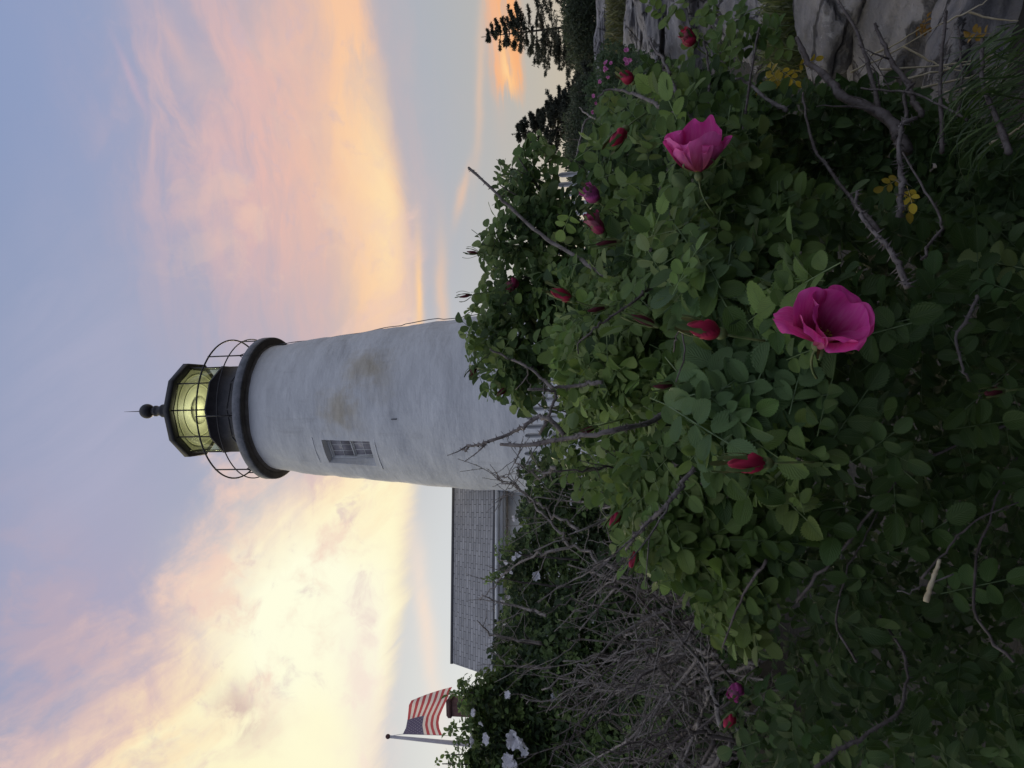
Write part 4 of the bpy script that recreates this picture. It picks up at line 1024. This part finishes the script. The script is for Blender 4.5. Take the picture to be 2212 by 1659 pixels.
# upper rose: a cup seen from its side
axB = D3(-.12, -.95, .25); z = lambda dv, off=0: az_of(axB, dv)+off
T_ = D3(0, 0, 1)
baseB = P(1509, 371, 1.12)
flower(A_, baseB, axB, [
    (z(T_, 55), .056, .036, 48, -2, .55, .04, .15), (z(T_, -60), .048, .030, 50, 6, .6, .05, -.25), (z(T_, -8), .038, .030, 58, 12, .6, .08, .8),
    (z(-T_, 24), .064, .034, 44, 14, .3, .09, .3), (z(-T_, -38), .073, .030, 36, -4, .5, .07, -.25), (z(-T_, 75), .058, .020, 50, 22, .3, .10, .4), (z(R_, 5), .056, .016, 55, 40, .2, .08, -.1)], 44,
    'half open pink rose seen from its side', PINK)
# half open pair and buds
LFT = D3(-1, .05, .25)
rose_bud(A_, 1277, 420, 1.55, D3(-.7, -.5, .5), .034, .015, (.48, .075, .27), 1, .45, 'paler pink rose just opening beside a red bud')
rose_bud(A_, 1287, 484, 1.5, D3(-.55, -.6, .5), .044, .013, (.42, .04, .13), 2, .18)
for k, (x, y, dep, ln_, rd, dirv, op) in enumerate([
    (1212, 636, 1.42, .036, .0105, (-.85, -.35, .2), .1), (1519, 711, .90, .035, .0115, (-.95, -.2, .2), .05), (1612, 1001, .86, .038, .0105, (-1, .0, .2), .0),
    (1388, 691, 1.15, .034, .006, (-.9, -.35, .1), 0), (1335, 297, 1.35, .036, .011, (-.55, .65, .3), .1), (1353, 166, 1.6, .028, .012, (-.8, -.45, .3), .15), (1487, 82, 1.7, .032, .014, (-.7, -.5, .4), .2),
    (1107, 615, 1.95, .026, .011, (-.7, .5, .3), .1), (1328, 1122, 1.4, .026, .008, (-.6, .7, .3), 0), (1370, 1207, 1.4, .03, .009, (-.4, .8, .3), .1), (1590, 1492, 1.35, .024, .011, (-.6, .5, .5), .25), (1575, 1558, 1.35, .024, .009, (-.6, .7, .3), .1),
    (1432, 832, 1.1, .026, .0055, (-.95, .1, .2), 0), (1310, 525, 1.35, .034, .006, (-.95, .15, .2), 0), (1288, 668, 1.4, .03, .005, (-.95, .2, .2), 0), (1265, 930, 1.4, .03, .005, (-.9, .3, .2), 0), (2145, 848, .98, .024, .006, (-.9, .1, .3), 0)]):
    if k == 7: continue
    rose_bud(A_, x, y, dep, D3(*dirv), ln_*1.08, rd*1.08, (.45, .06, .25) if k == 10 else (RED if rd > .0075 else (.12, .02, .03)), 10+k, op, sep=.16 if rd > .0075 else .10)
# yellowed leaves
def yellow(parent, x, y, dep, n, size, seed, col=(.60, .44, .045)):
    r = np.random.default_rng(seed); mb = MB(); q = np.array([x, y])+r.normal(0, size*F/dep*.5, (n, 2))
    p = P(q[:, 0], q[:, 1], dep+r.uniform(-.02, .03, n))
    leaf_cluster(mb, p, np.full(n, size), 1, -DV*.9+UP*.5+r.normal(0, .4, (n, 3)), r.normal(0, 1, (n, 3)), np.array(col)*r.uniform(.6, 1.15, (n, 1)))
    mb.build('yellow_leaves', M['leaf'], parent, label='yellowed autumn coloured leaves')
yellow(A_, 1948, 396, 1.12, 3, .016, 1)

# B: the taller bush against the sky
B_ = bush('rose_bush', 'tall leafy rose bush standing dark against the sky right of the tower', 'rose bush', 1250, 600, 2.2)
POLY_B = [(1185, 300), (1125, 312), (1085, 350), (1068, 400), (1085, 440), (1055, 500), (1035, 545), (1045, 590), (1065, 605), (1030, 625), (1005, 680), (1010, 735), (1005, 770), (1035, 810), (1055, 850),
          (1090, 865), (1125, 890), (1170, 850), (1200, 800), (1240, 700), (1245, 440), (1212, 432), (1196, 395), (1188, 300)]
CP_B = [(1100, 350, 2.1), (1150, 500, 2.0), (1050, 700, 1.95), (1100, 850, 1.9), (1230, 600, 1.9)]
mb = MB()
scatter(mb, POLY_B, 210, CP_B, .25, .033, 0, GRN, 31, toward=.3, up=.9, rnd=.9, young=.05)
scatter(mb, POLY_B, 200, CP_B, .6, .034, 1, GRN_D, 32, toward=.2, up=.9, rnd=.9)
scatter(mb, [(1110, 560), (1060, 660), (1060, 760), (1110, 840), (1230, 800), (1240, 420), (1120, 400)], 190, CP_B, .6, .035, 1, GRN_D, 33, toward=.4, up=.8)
mb.build('foliage', M['leaf'], B_)
for k, (x, y) in enumerate([(1070, 660), (1050, 780), (1110, 860), (1060, 520), (1080, 400), (1120, 340), (1110, 600), (1150, 440)]):
    branch(B_, [(1330, 560+k*25, 2.2), (1250, 600+(y-600)*.3, 2.15), (1170, 600+(y-600)*.7, 2.1), (x, y, 2.05)], 8, 2.5, 200+k, 'cane', 200, twigs=3)
rose_bud(B_, 1107, 613, 1.98, D3(-.6, .6, .4), .03, .014, (.36, .035, .10), 77, .2)
for k, (x, y, dr) in enumerate([(1021, 803, (-.5, .75, .2)), (1083, 847, (-.7, .6, .2)), (1020, 545, (-.9, -.1, .2)), (1004, 640, (-.9, .2, .1))]):
    rose_bud(B_, x, y, 1.93, D3(*dr), .026, .007 if k < 2 else .004, (.16, .02, .035), 80+k, 0, sep=.35)

# C: bare tangle on the left
C_ = bush('bare_shrub', 'leafless tangle of grey thorny canes before the white flowered hedge', 'bare shrub', 1560, 1400, 2.2)
r = np.random.default_rng(77)
for k in range(80):
    if k < 22:       # long ones sweeping up to the upper left of the place
        y0 = r.uniform(1150, 1700); x0 = 1560+r.uniform(-60, 120); x1 = r.uniform(1150, 1420); y1 = y0+r.uniform(120, 420)*r.choice([1, 1, 1, -.7])
    elif k < 44:
        y0 = r.uniform(1020, 1480); x0 = r.uniform(1420, 1600); x1 = r.uniform(1110, 1330); y1 = y0+r.normal(60, 170)
    else:
        y0 = r.uniform(1250, 1700); x0 = r.uniform(1480, 1700); x1 = x0-r.uniform(150, 330); y1 = y0+r.normal(80, 150)
    d0 = r.uniform(1.5, 2.2); d1 = d0+r.uniform(-.2, .6); mx, my = (x0+x1)/2+r.normal(0, 30), (y0+y1)/2+r.normal(0, 45)
    branch(C_, [(x0, y0, d0), (x0*.65+mx*.35, y0*.62+my*.38, d0*.6+d1*.4), (mx, my, (d0+d1)/2), (x1*.6+mx*.4, y1*.6+my*.4, d1), (x1, y1, d1)], r.uniform(4.5, 9) if k > 10 else r.uniform(8, 13), r.uniform(1.6, 3.2), 300+k,
           'dead_cane' if r.uniform() < .75 else 'cane', 420, .0075, wob=.02, twigs=int(r.integers(6, 12)))
for k, pts in enumerate([[(1250, 1145, 2.0), (1175, 1100, 2.1), (1130, 1060, 2.2), (1088, 1045, 2.2), (1063, 1022, 2.25)], [(1230, 1180, 2.0), (1150, 1080, 2.1), (1118, 1050, 2.15), (1100, 1032, 2.15), (1075, 1030, 2.2)],
                          [(1200, 1010, 1.8), (1170, 1030, 1.9), (1140, 1012, 1.95), (1118, 1000, 2.0), (1110, 990, 2.0)], [(1330, 1230, 2.0), (1240, 1180, 2.1), (1180, 1192, 2.1), (1120, 1215, 2.2), (1075, 1255, 2.3), (1035, 1296, 2.35)],
                          [(1180, 1330, 2.4), (1120, 1310, 2.5), (1075, 1300, 2.5), (1040, 1285, 2.5)], [(1170, 1390, 2.6), (1110, 1380, 2.6), (1060, 1370, 2.6), (1030, 1340, 2.6)], [(1190, 1440, 2.6), (1110, 1440, 2.6), (1060, 1410, 2.6)]]):
    branch(C_, pts, 7, 2.0, 380+k, 'dead_cane', 420, .007, wob=.016, twigs=9)

# D: white flowered hedge behind
Dh = bush('rose_hedge', 'green rose hedge with white blooms along the left in front of the houses', 'rose hedge', 1300, 1400, 5)
POLY_D = [(1165, 985), (1130, 1020), (1150, 1060), (1120, 1100), (1135, 1150), (1095, 1180), (1085, 1240), (1100, 1290), (1080, 1340), (1070, 1400), (1080, 1450), (1040, 1470), (1005, 1500), (1015, 1540), (1030, 1590), (1010, 1659), (1010, 1720),
          (1640, 1720), (1560, 1300), (1400, 1140), (1270, 1020)]
CP_D = [(1100, 1250, 5.2), (1080, 1600, 4.6), (1300, 1400, 4.4), (1500, 1500, 3.6), (1200, 1050, 4.8)]
mb = MB()
scatter(mb, POLY_D, 2600, CP_D, .6, .042, 1, ((.09, .15, .042), (.17, .245, .07)), 51, toward=.5, up=.85, young=.05)
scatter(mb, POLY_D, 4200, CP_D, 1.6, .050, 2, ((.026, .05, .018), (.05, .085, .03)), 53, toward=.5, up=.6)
scatter(mb, [(1075, 1420), (1000, 1500), (1000, 1720), (1500, 1720), (1350, 1450), (1200, 1400)], 500, CP_D, .3, .042, 1, ((.10, .165, .042), (.17, .245, .065)), 52, toward=.5, up=.9, young=.2)
# sprigs reaching up against the bright sky
for k, (x, y, sx) in enumerate([(990, 1497, 50), (1000, 1525, 35), (980, 1570, 50), (990, 1600, 45), (955, 1650, 60), (975, 1630, 50), (1000, 1480, 40), (1065, 1250, 40), (1075, 1180, 40)]):
    scatter(mb, [(x-12, y-9), (x-12, y+9), (x+sx, y+20), (x+sx, y-20)], 12, CP_D, .12, .036, 1, GRN, 60+k, toward=.2, up=.8, rnd=1.0)
mb.build('foliage', M['leaf'], Dh)
for k, (x, y) in enumerate([(992, 1497), (1000, 1525), (978, 1572), (988, 1600), (955, 1650), (975, 1630), (1070, 1250), (1090, 1190), (1080, 1380)]):
    branch(Dh, [(1250, y+20, 4.8), (1120, y+8, 4.7), (x+30, y, 4.65), (x, y, 4.65)], 6, 2.2, 420+k, 'cane', 60, twigs=2)
WH = (.80, .78, .80)
for k, (x, y, s_) in enumerate([(1162, 1244, 17), (1100, 1352, 15), (1093, 1382, 11), (1110, 1593, 24), (1137, 1612, 21), (1106, 1644, 24), (1055, 1595, 16), (1024, 1600, 15), (1026, 1539, 12), (1102, 1500, 12), (1094, 1429, 9),
                                (1077, 1419, 9), (1121, 1198, 11), (1112, 1206, 10), (1094, 1212, 9), (1085, 1242, 8), (1106, 1238, 7), (1116, 1118, 11), (1160, 1327, 8), (1210, 1505, 20), (1284, 1540, 22), (1096, 1290, 8), (1085, 1300, 7), (1105, 1395, 8), (1120, 1660, 14), (1040, 1560, 8)]):
    small_rose(Dh, 'white_rose', x, y, 4.55 if y > 1450 else 5.1, s_*4.7/F*.82, WH, M['white_petal'], 500+k)

# E: the far bush with small pink flowers and the dark scrub round it
E_ = bush('rose_bush', 'far low rose bush dotted with tiny pink blooms beside the rock ledges', 'rose bush', 1330, 230, 6)
CP_E = [(1250, 200, 7.5), (1330, 150, 6.5), (1400, 120, 5.5), (1300, 330, 5.5), (1260, 420, 5)]
mb = MB()
scatter(mb, [(1305, 95), (1275, 150), (1268, 200), (1272, 250), (1250, 300), (1268, 350), (1268, 430), (1420, 420), (1430, 200), (1390, 110)], 1500, CP_E, .8, .038, 2, ((.035, .065, .026), (.065, .105, .04)), 71)
mb.build('foliage', M['far_leaf'], E_)
for k, (x, y) in enumerate([(1353, 110), (1353, 127), (1361, 128), (1355, 137), (1309, 137), (1321, 138), (1308, 149), (1303, 152), (1297, 177), (1283, 207), (1287, 221), (1282, 241), (1295, 242), (1297, 265), (1382, 246), (1315, 170)]):
    small_rose(E_, 'pink_rose', x, y, float(idw(CP_E, np.array([x*1.0]), np.array([y*1.0]))[0])-.1, .021, (.60, .20, .44), M['pink'], 540+k)
for k, pts in enumerate([[(1240, 368, 3), (1262, 262, 3), (1277, 250, 3), (1290, 256, 3)], [(1330, 300, 2.6), (1300, 262, 2.8), (1268, 249, 2.9), (1252, 232, 3)], [(1345, 280, 2.6), (1320, 300, 2.6), (1330, 285, 2.6), (1300, 268, 2.7)]]):
    branch(E_, pts, 6, 3, 560+k, 'dead_cane', 120)

# G: low bush by the rocks, yellowing
G_ = bush('rose_bush', 'low sparse rose bush with bare stems and yellowing leaves in front of the rocks', 'rose bush', 1750, 260, 1.8)
CP_G = [(1450, 80, 2.0), (1600, 120, 1.8), (1650, 280, 1.6), (1850, 300, 1.7), (2000, 320, 1.6), (2150, 420, 1.3)]
mb = MB()
scatter(mb, [(1400, 140), (1450, 145), (1560, 175), (1680, 215), (1790, 190), (1900, 200), (2040, 250), (2220, 330), (2220, 560), (1900, 520), (1600, 380), (1450, 260)], 800, CP_G, .5, .034, 1, GRN_D, 81, toward=.6)
scatter(mb, [(1400, 150), (1450, 150), (1560, 185), (1680, 240), (1600, 300), (1450, 240)], 80, CP_G, .15, .034, 0, GRN, 82, toward=.6)
for k, (x, y, sx) in enumerate([(1520, 25, 40), (1560, 60, 40), (1440, 40, 50), (1480, 95, 60), (1600, 100, 40), (1670, 60, 30), (1540, 110, 60), (1590, 30, 30), (1660, 85, 30)]):
    scatter(mb, [(x-25, y-20), (x-20, y+25), (x+sx, y+25), (x+sx, y-20)], 3, CP_G, .1, .034, 0, GRN, 90+k, toward=.6, rnd=.6)
mb.build('foliage', M['leaf'], G_)
for k, (pts, w0, w1) in enumerate([
    ([(1960, 330, 1.7), (1916, 250, 1.75), (1817, 210, 1.8), (1781, 160, 1.85), (1746, 135, 1.9), (1721, 82, 1.95)], 26, 10), ([(1900, 240, 1.8), (1881, 163, 1.9), (1852, 67, 2.0), (1810, 0, 2.1)], 10, 5),
    ([(1990, 250, 1.7), (1955, 170, 1.8), (1923, 131, 1.85), (1898, 71, 1.9), (1890, 50, 1.9)], 13, 7), ([(2035, 330, 1.6), (2030, 170, 1.7), (2044, 25, 1.85)], 9, 7), ([(2180, 330, 1.4), (2165, 284, 1.45), (2119, 178, 1.5), (2122, 85, 1.55)], 14, 8),
    ([(1940, 470, 1.3), (1948, 419, 1.3), (1941, 320, 1.32), (1948, 263, 1.35), (1980, 255, 1.35)], 13, 9), ([(1960, 620, 1.05), (1930, 547, 1.08), (1884, 497, 1.1), (1849, 451, 1.12), (1852, 412, 1.12)], 13, 7),
    ([(1530, 320, 1.6), (1529, 234, 1.7), (1533, 160, 1.75), (1520, 90, 1.8)], 7, 5), ([(1600, 350, 1.5), (1607, 266, 1.55), (1625, 142, 1.65), (1640, 60, 1.7)], 7, 5), ([(1475, 330, 1.6), (1470, 240, 1.65), (1440, 160, 1.75), (1428, 120, 1.8)], 9, 5),
    ([(1700, 240, 1.7), (1650, 210, 1.75), (1620, 180, 1.8), (1588, 170, 1.8)], 9, 6), ([(1900, 500, 1.3), (1800, 380, 1.45), (1750, 300, 1.55), (1735, 200, 1.65)], 9, 5), ([(2090, 260, 1.6), (1980, 200, 1.7), (1860, 190, 1.8)], 6, 4),
    ([(1930, 300, 1.65), (1960, 250, 1.7), (1950, 200, 1.75), (1975, 180, 1.75)], 10, 6), ([(1990, 560, 1.1), (2040, 480, 1.15), (1980, 380, 1.2), (1950, 330, 1.25)], 6, 4), ([(2070, 250, 1.65), (2080, 150, 1.75), (2070, 60, 1.8)], 6, 4)]):
    branch(G_, [(a, b_, c_-.22) for a, b_, c_ in pts], w0, w1, 600+k, 'grey_cane' if k in (5, 6, 10) else 'cane', 480 if k in (5, 6) else 220, .010 if k in (5, 6) else .006, twigs=2 if k in (0, 2, 9, 12) else 0)
yellow(G_, 1685, 172, 1.72, 4, .020, 2); yellow(G_, 1700, 165, 1.75, 2, .018, 3); yellow(G_, 1975, 72, 1.9, 2, .018, 4, (.34, .17, .02)); yellow(G_, 1825, 195, 1.8, 2, .012, 5)
yellow(G_, 2128, 52, 1.6, 1, .022, 6, (.30, .17, .02))

# ------------------------------------------------------------------ grass
def blades(mb, roots, heads, w, cols, seed, sag=.2):
    r = np.random.default_rng(seed); n = len(roots); t = np.linspace(0, 1, 7)
    side = unit(np.cross(heads-roots, r.normal(0, 1, (n, 3))))
    c_ = roots[:, None]*(1-t)[None, :, None]+heads[:, None]*t[None, :, None]
    ln_ = np.linalg.norm(heads-roots, axis=1); c_[..., 2] += (np.sin(np.pi*t)[None]*ln_[:, None]*sag*r.uniform(.4, 1.5, (n, 1)))
    ww = w*(1-t**2.2)+.0002
    V = np.stack([c_-side[:, None]*ww[None, :, None], c_+side[:, None]*ww[None, :, None]], 2).reshape(n, 14, 3)
    Q = np.array([(2*i, 2*i+1, 2*i+3, 2*i+2) for i in range(6)])[None]+(np.arange(n)*14)[:, None, None]
    cc = np.repeat(cols[:, None], 14, 1); cc = np.concatenate([cc, np.ones((n, 14, 1))], -1)
    mb.add(V.reshape(-1, 3), Q.reshape(-1, 4), col=cc.reshape(-1, 4))
r = np.random.default_rng(9)
def grass_patch(label, poly, dep0, dep1, n, hgt, w, c0, c1, seed, lean=None):
    r = np.random.default_rng(seed); q = sample_poly(poly, n, r); d = r.uniform(dep0, dep1, n); p = P(q[:, 0], q[:, 1], d)
    hd = p+UP*hgt*r.uniform(.5, 1.2, (n, 1))+r.normal(0, hgt*.45, (n, 3))*[1, 1, .3]
    if lean is not None: hd = hd+np.asarray(lean)*hgt*r.uniform(.4, 1.2, (n, 1))
    f = r.uniform(0, 1, (n, 1)); mb = MB(); blades(mb, p, hd, w, np.array(c0)*(1-f)+np.array(c1)*f, seed)
    tag(mb.build('grass', M['grass'], None), label, 'grass', kind='stuff')
grass_patch('long green grass blades arching over at the lower right corner', [(2150, 60), (2230, 40), (2240, 330), (2170, 300), (2130, 200)], 1.2, 1.6, 200, .075, .0016, (.045, .085, .02), (.10, .16, .035), 1, lean=(-.9, .2, -.1))
grass_patch('short yellow green grass strip between the far ledges', [(1318, -20), (1318, 110), (1362, 110), (1365, -20)], 11.5, 13.5, 2600, .10, .010, (.09, .105, .035), (.17, .17, .06), 2)
grass_patch('mossy green grass growing in the gap beside the near slab', [(1690, -30), (1680, 130), (1735, 190), (1770, 100), (1745, -30)], 3.1, 3.7, 1500, .10, .0035, (.07, .10, .025), (.14, .16, .045), 3)
mb = MB(); St = thing('dry_grass_tuft', 'dry straw stalks lying across the dark rock at the lower right', 'dry grass', P(2200, 200, 1.9))
for k, (xa, ya, xb, yb, d) in enumerate([(1838, 156, 2030, 53, 1.9), (2030, 53, 2140, -5, 1.8), (1900, 150, 2140, 125, 1.7), (1960, 170, 2170, 110, 1.65), (1990, 190, 2200, 130, 1.6), (2090, 25, 2200, 45, 1.8), (1880, 120, 1990, 60, 1.9), (2140, 310, 2215, 265, 1.3), (1950, 100, 2090, 160, 1.75), (2040, 200, 2180, 160, 1.6)]):
    b = MB(); cane(b, P([xa, (xa+xb)/2, xb], [ya, (ya+yb)/2+6, yb], [d, d-.02, d-.05]), .0026, .0012, 700+k, 0, sides=5, wob=.004); b.build('stalk', M['straw'], St)

# ------------------------------------------------------------------ rocks
def rock(label, x, y, dep, size, seed, squash=.5, flat=.35, rotz=0.0, rough=.16, sub=6, sink=0.0, zoff=0.0):
    import bmesh
    bm = bmesh.new(); bmesh.ops.create_icosphere(bm, subdivisions=sub, radius=1.0)
    r = np.random.default_rng(seed); V = np.array([v.co[:] for v in bm.verts]); Fc = [[v.index for v in f.verts] for f in bm.faces]; bm.free()
    D = unit(V)
    planes = unit(r.normal(0, 1, (16, 3))*[1, 1, 1.2]); dist = r.uniform(.62, .95, 16)
    rad = np.full(len(D), 1.15)
    for pn, pd in zip(planes, dist):
        c_ = D@pn; rad = np.where(c_ > .05, np.minimum(rad, pd/np.maximum(c_, .05)), rad)
    V = D*rad[:, None]
    nz_ = np.array([mnoise.fractal(Vector(v*1.6+seed), 1.0, 2.0, 6) for v in V]); lay = np.array([mnoise.fractal(Vector((v[0]*.8, v[1]*.8, v[2]*7+seed)), 1.0, 2.0, 3) for v in V])
    fi = np.array([mnoise.fractal(Vector(v*7+seed), 1.0, 2.0, 4) for v in V])
    V = V+D*(nz_*rough*.7+lay*rough*.45+fi*rough*.32)[:, None]
    V = V*np.asarray(size); ca, sa = math.cos(rotz), math.sin(rotz); V = V@np.array([[ca, sa, 0], [-sa, ca, 0], [0, 0, 1]])
    c0 = P(x, y, dep)+np.array([0, 0, zoff]); b = MB(); b.add(V, None, np.array(Fc))
    o = b.build('rock', M['rock'], None, smooth=True); o.location = c0
    return tag(o, label, 'rock', 'rocks and ledges on the slope')
rock('big dark slab of rock filling the lower right corner', 2010, -10, 2.75, (.62, .75, .34), 3, rough=.10, rotz=.3)
rock('pale topped boulder at the right edge behind the near slab', 1830, -60, 3.0, (.42, .40, .22), 4, rough=.10)
rock('grey rock with a whitish crumbling edge behind the rose leaves', 1660, -40, 4.3, (.62, .55, .26), 5, rough=.14, rotz=.5)
rock('broad grey ledge behind the lone red bud at the right edge', 1520, 0, 6.0, (1.0, .9, .34), 6, rough=.12, rotz=-.3)
rock('layered brown grey ledge below the far grass strip', 1430, 10, 9.0, (1.7, 1.4, .42), 7, rough=.16, rotz=.2)
rock('small streaked ledge on the slope beside the far pink blooms', 1390, 60, 9.6, (1.1, 1.2, .25), 8, rough=.16)
rock('smooth pale crest rock just under the dark spruce', 1312, 20, 17, (1.6, 1.6, .30), 9, rough=.06)
rock('low pale rock at the edge of the far rose bush', 1306, 120, 16.5, (.9, .8, .20), 10, rough=.06)
rock('dark stone at the very bottom right corner under the grass', 2190, 60, 2.3, (.5, .5, .25), 11, rough=.1)

# ------------------------------------------------------------------ spruces and far scrub
def spruce(label, x, ytip, xtip, dep, half, seed, n_wh=17, nl=1.0, asym=(1, 1), dens=1.0, lift=.25):
    r = np.random.default_rng(seed)
    tip = P(xtip, ytip, dep); bz = P(x, ytip, dep)[2]; base = np.array([tip[0], tip[1], bz]); Hh = tip[2]-bz
    t = thing('spruce_tree', label, 'spruce', base, 'spruces on the skyline')
    b = MB(); b.tube([base, base+UP*Hh*.5+r.normal(0, .01, 3)*[1, 1, 0], tip], [.05, .03, .006], 7); b.build('trunk', M['bark'], t)
    V, C_ = [], []; bb = MB()
    def needles(p0, p1, n, ln_):
        tt = r.uniform(0, 1, n)[:, None]; c_ = p0*(1-tt)+p1*tt; ax = unit(p1-p0)
        d = unit(r.normal(0, 1, (n, 3))*.75+ax*.75+UP*.15); s = unit(np.cross(d, r.normal(0, 1, (n, 3))))*ln_*.13
        e = c_+d*ln_*r.uniform(.6, 1.2, (n, 1)); V.append(np.stack([c_-s*.5, c_*.5+e*.5-s, e, c_*.5+e*.5+s], 1)); C_.append(np.repeat(np.array([.070, .080, .055])*r.uniform(.6, 1.5, (n, 1)), 4, 0))
    for w in range(n_wh):
        f = (w+r.uniform(-.2, .2))/n_wh; z = Hh*(.06+.92*f); Lb = half*(1-f)**.9*1.0+.05
        for k in range(int(r.integers(5, 8))):
            a = r.uniform(0, 2*math.pi); dh = np.array([math.cos(a), math.sin(a), 0]); L_ = Lb*r.uniform(.6, 1.1)*(asym[0] if dh[0] < 0 else asym[1])
            o = base+UP*z; m_ = o+dh*L_*.55+UP*L_*(lift*f-.06); e = o+dh*L_+UP*L_*(lift*.9*f+.08*r.uniform(-.5, 1.5)-.02)
            bb.tube([o, m_, e], [.012, .008, .003], 4)
            needles(o*.6+m_*.4, m_, int(26*dens), .085*nl); needles(m_, e, int(46*dens), .085*nl)
            for q in range(int(3+L_*9)):
                g = r.uniform(.25, .97); p0 = (o*(1-g*2)+m_*g*2) if g < .5 else (m_*(2-2*g)+e*(2*g-1))
                sd_ = np.cross(dh, UP)*r.choice([-1, 1]); ln_ = L_*.34*(1.1-g)+.05
                p1 = p0+unit(sd_+dh*.9+UP*r.uniform(-.35, .15))*ln_; bb.tube([p0, p1], .003, 3, cap=False); needles(p0, p1, int(30*dens), .075*nl)
    needles(tip-UP*Hh*.07, tip, 40, .05)
    V = np.concatenate(V).reshape(-1, 3); mb = MB(); n = len(V)//4
    mb.add(V, np.arange(n*4).reshape(-1, 4), col=np.hstack([np.concatenate(C_), np.ones((len(V), 1))]))
    bb.build('limbs', M['bark'], t); mb.build('crown', M['needle'], t)
spruce('tall lone spruce with open whorled limbs at the right edge', 1285, 80, 1041, 24, 1.9, 1, 19, dens=1.1)
spruce('short spruce half hidden behind the tall rose bush', 1300, 290, 1106, 20, 1.5, 2, 15, dens=1.5)
spruce('small bushy spruce in the middle of the short group', 1300, 252, 1155, 20.5, 1.2, 3, 13, dens=1.5)
spruce('lowest pointed spruce at the right of the short group', 1300, 226, 1203, 21, .8, 4, 10, dens=1.4)
def scrub(label, poly, dep, thick, n, seed, size=.14):
    r = np.random.default_rng(seed); q = sample_poly(poly, n, r); d = dep+thick*r.uniform(0, 1, n); p = P(q[:, 0], q[:, 1], d)
    o = thing('evergreen_shrub', label, 'shrub', (*p.mean(0)[:2], float(gh(*p.mean(0)[:2])))); mb = MB()
    k = 5; c_ = np.repeat(p, k, 0)+r.normal(0, size*.5, (n*k, 3)); dd = unit(r.normal(0, 1, (n*k, 3))+UP*.6); s = unit(np.cross(dd, r.normal(0, 1, (n*k, 3))))*size*.16; e = c_+dd*size*r.uniform(.5, 1.1, (n*k, 1))
    V = np.stack([c_-s*.5, c_*.5+e*.5-s, e, c_*.5+e*.5+s], 1).reshape(-1, 3); cc = np.repeat(np.array([.060, .080, .042])*r.uniform(.6, 1.6, (n*k, 1)), 4, 0)
    mb.add(V, np.arange(n*k*4).reshape(-1, 4), col=np.hstack([cc, np.ones((len(V), 1))])); mb.build('foliage', M['needle'], o)
    r2 = np.random.default_rng(seed+5)
    for _ in range(8):
        i = r2.integers(0, n); g = p[i].copy(); g[2] = gh(g[0], g[1]); b = MB(); b.tube([g, (g+p[i])/2+r2.normal(0, .05, 3), p[i]], [.03, .02, .008], 5); b.build('stem', M['bark'], o)
scrub('dark evergreen scrub on the crest under the tall spruce', [(1232, -40), (1218, 20), (1225, 90), (1240, 140), (1265, 175), (1310, 165), (1305, -40)], 21, 2.5, 2600, 1)
scrub('rounded green shrub on the skyline between the spruces', [(1262, 165), (1240, 195), (1238, 225), (1262, 260), (1310, 270), (1320, 170)], 17, 2, 1500, 2, .11)
scrub('dark green scrub under the short spruces', [(1238, 225), (1225, 260), (1225, 330), (1235, 400), (1290, 420), (1300, 230)], 16, 2, 1500, 3, .11)
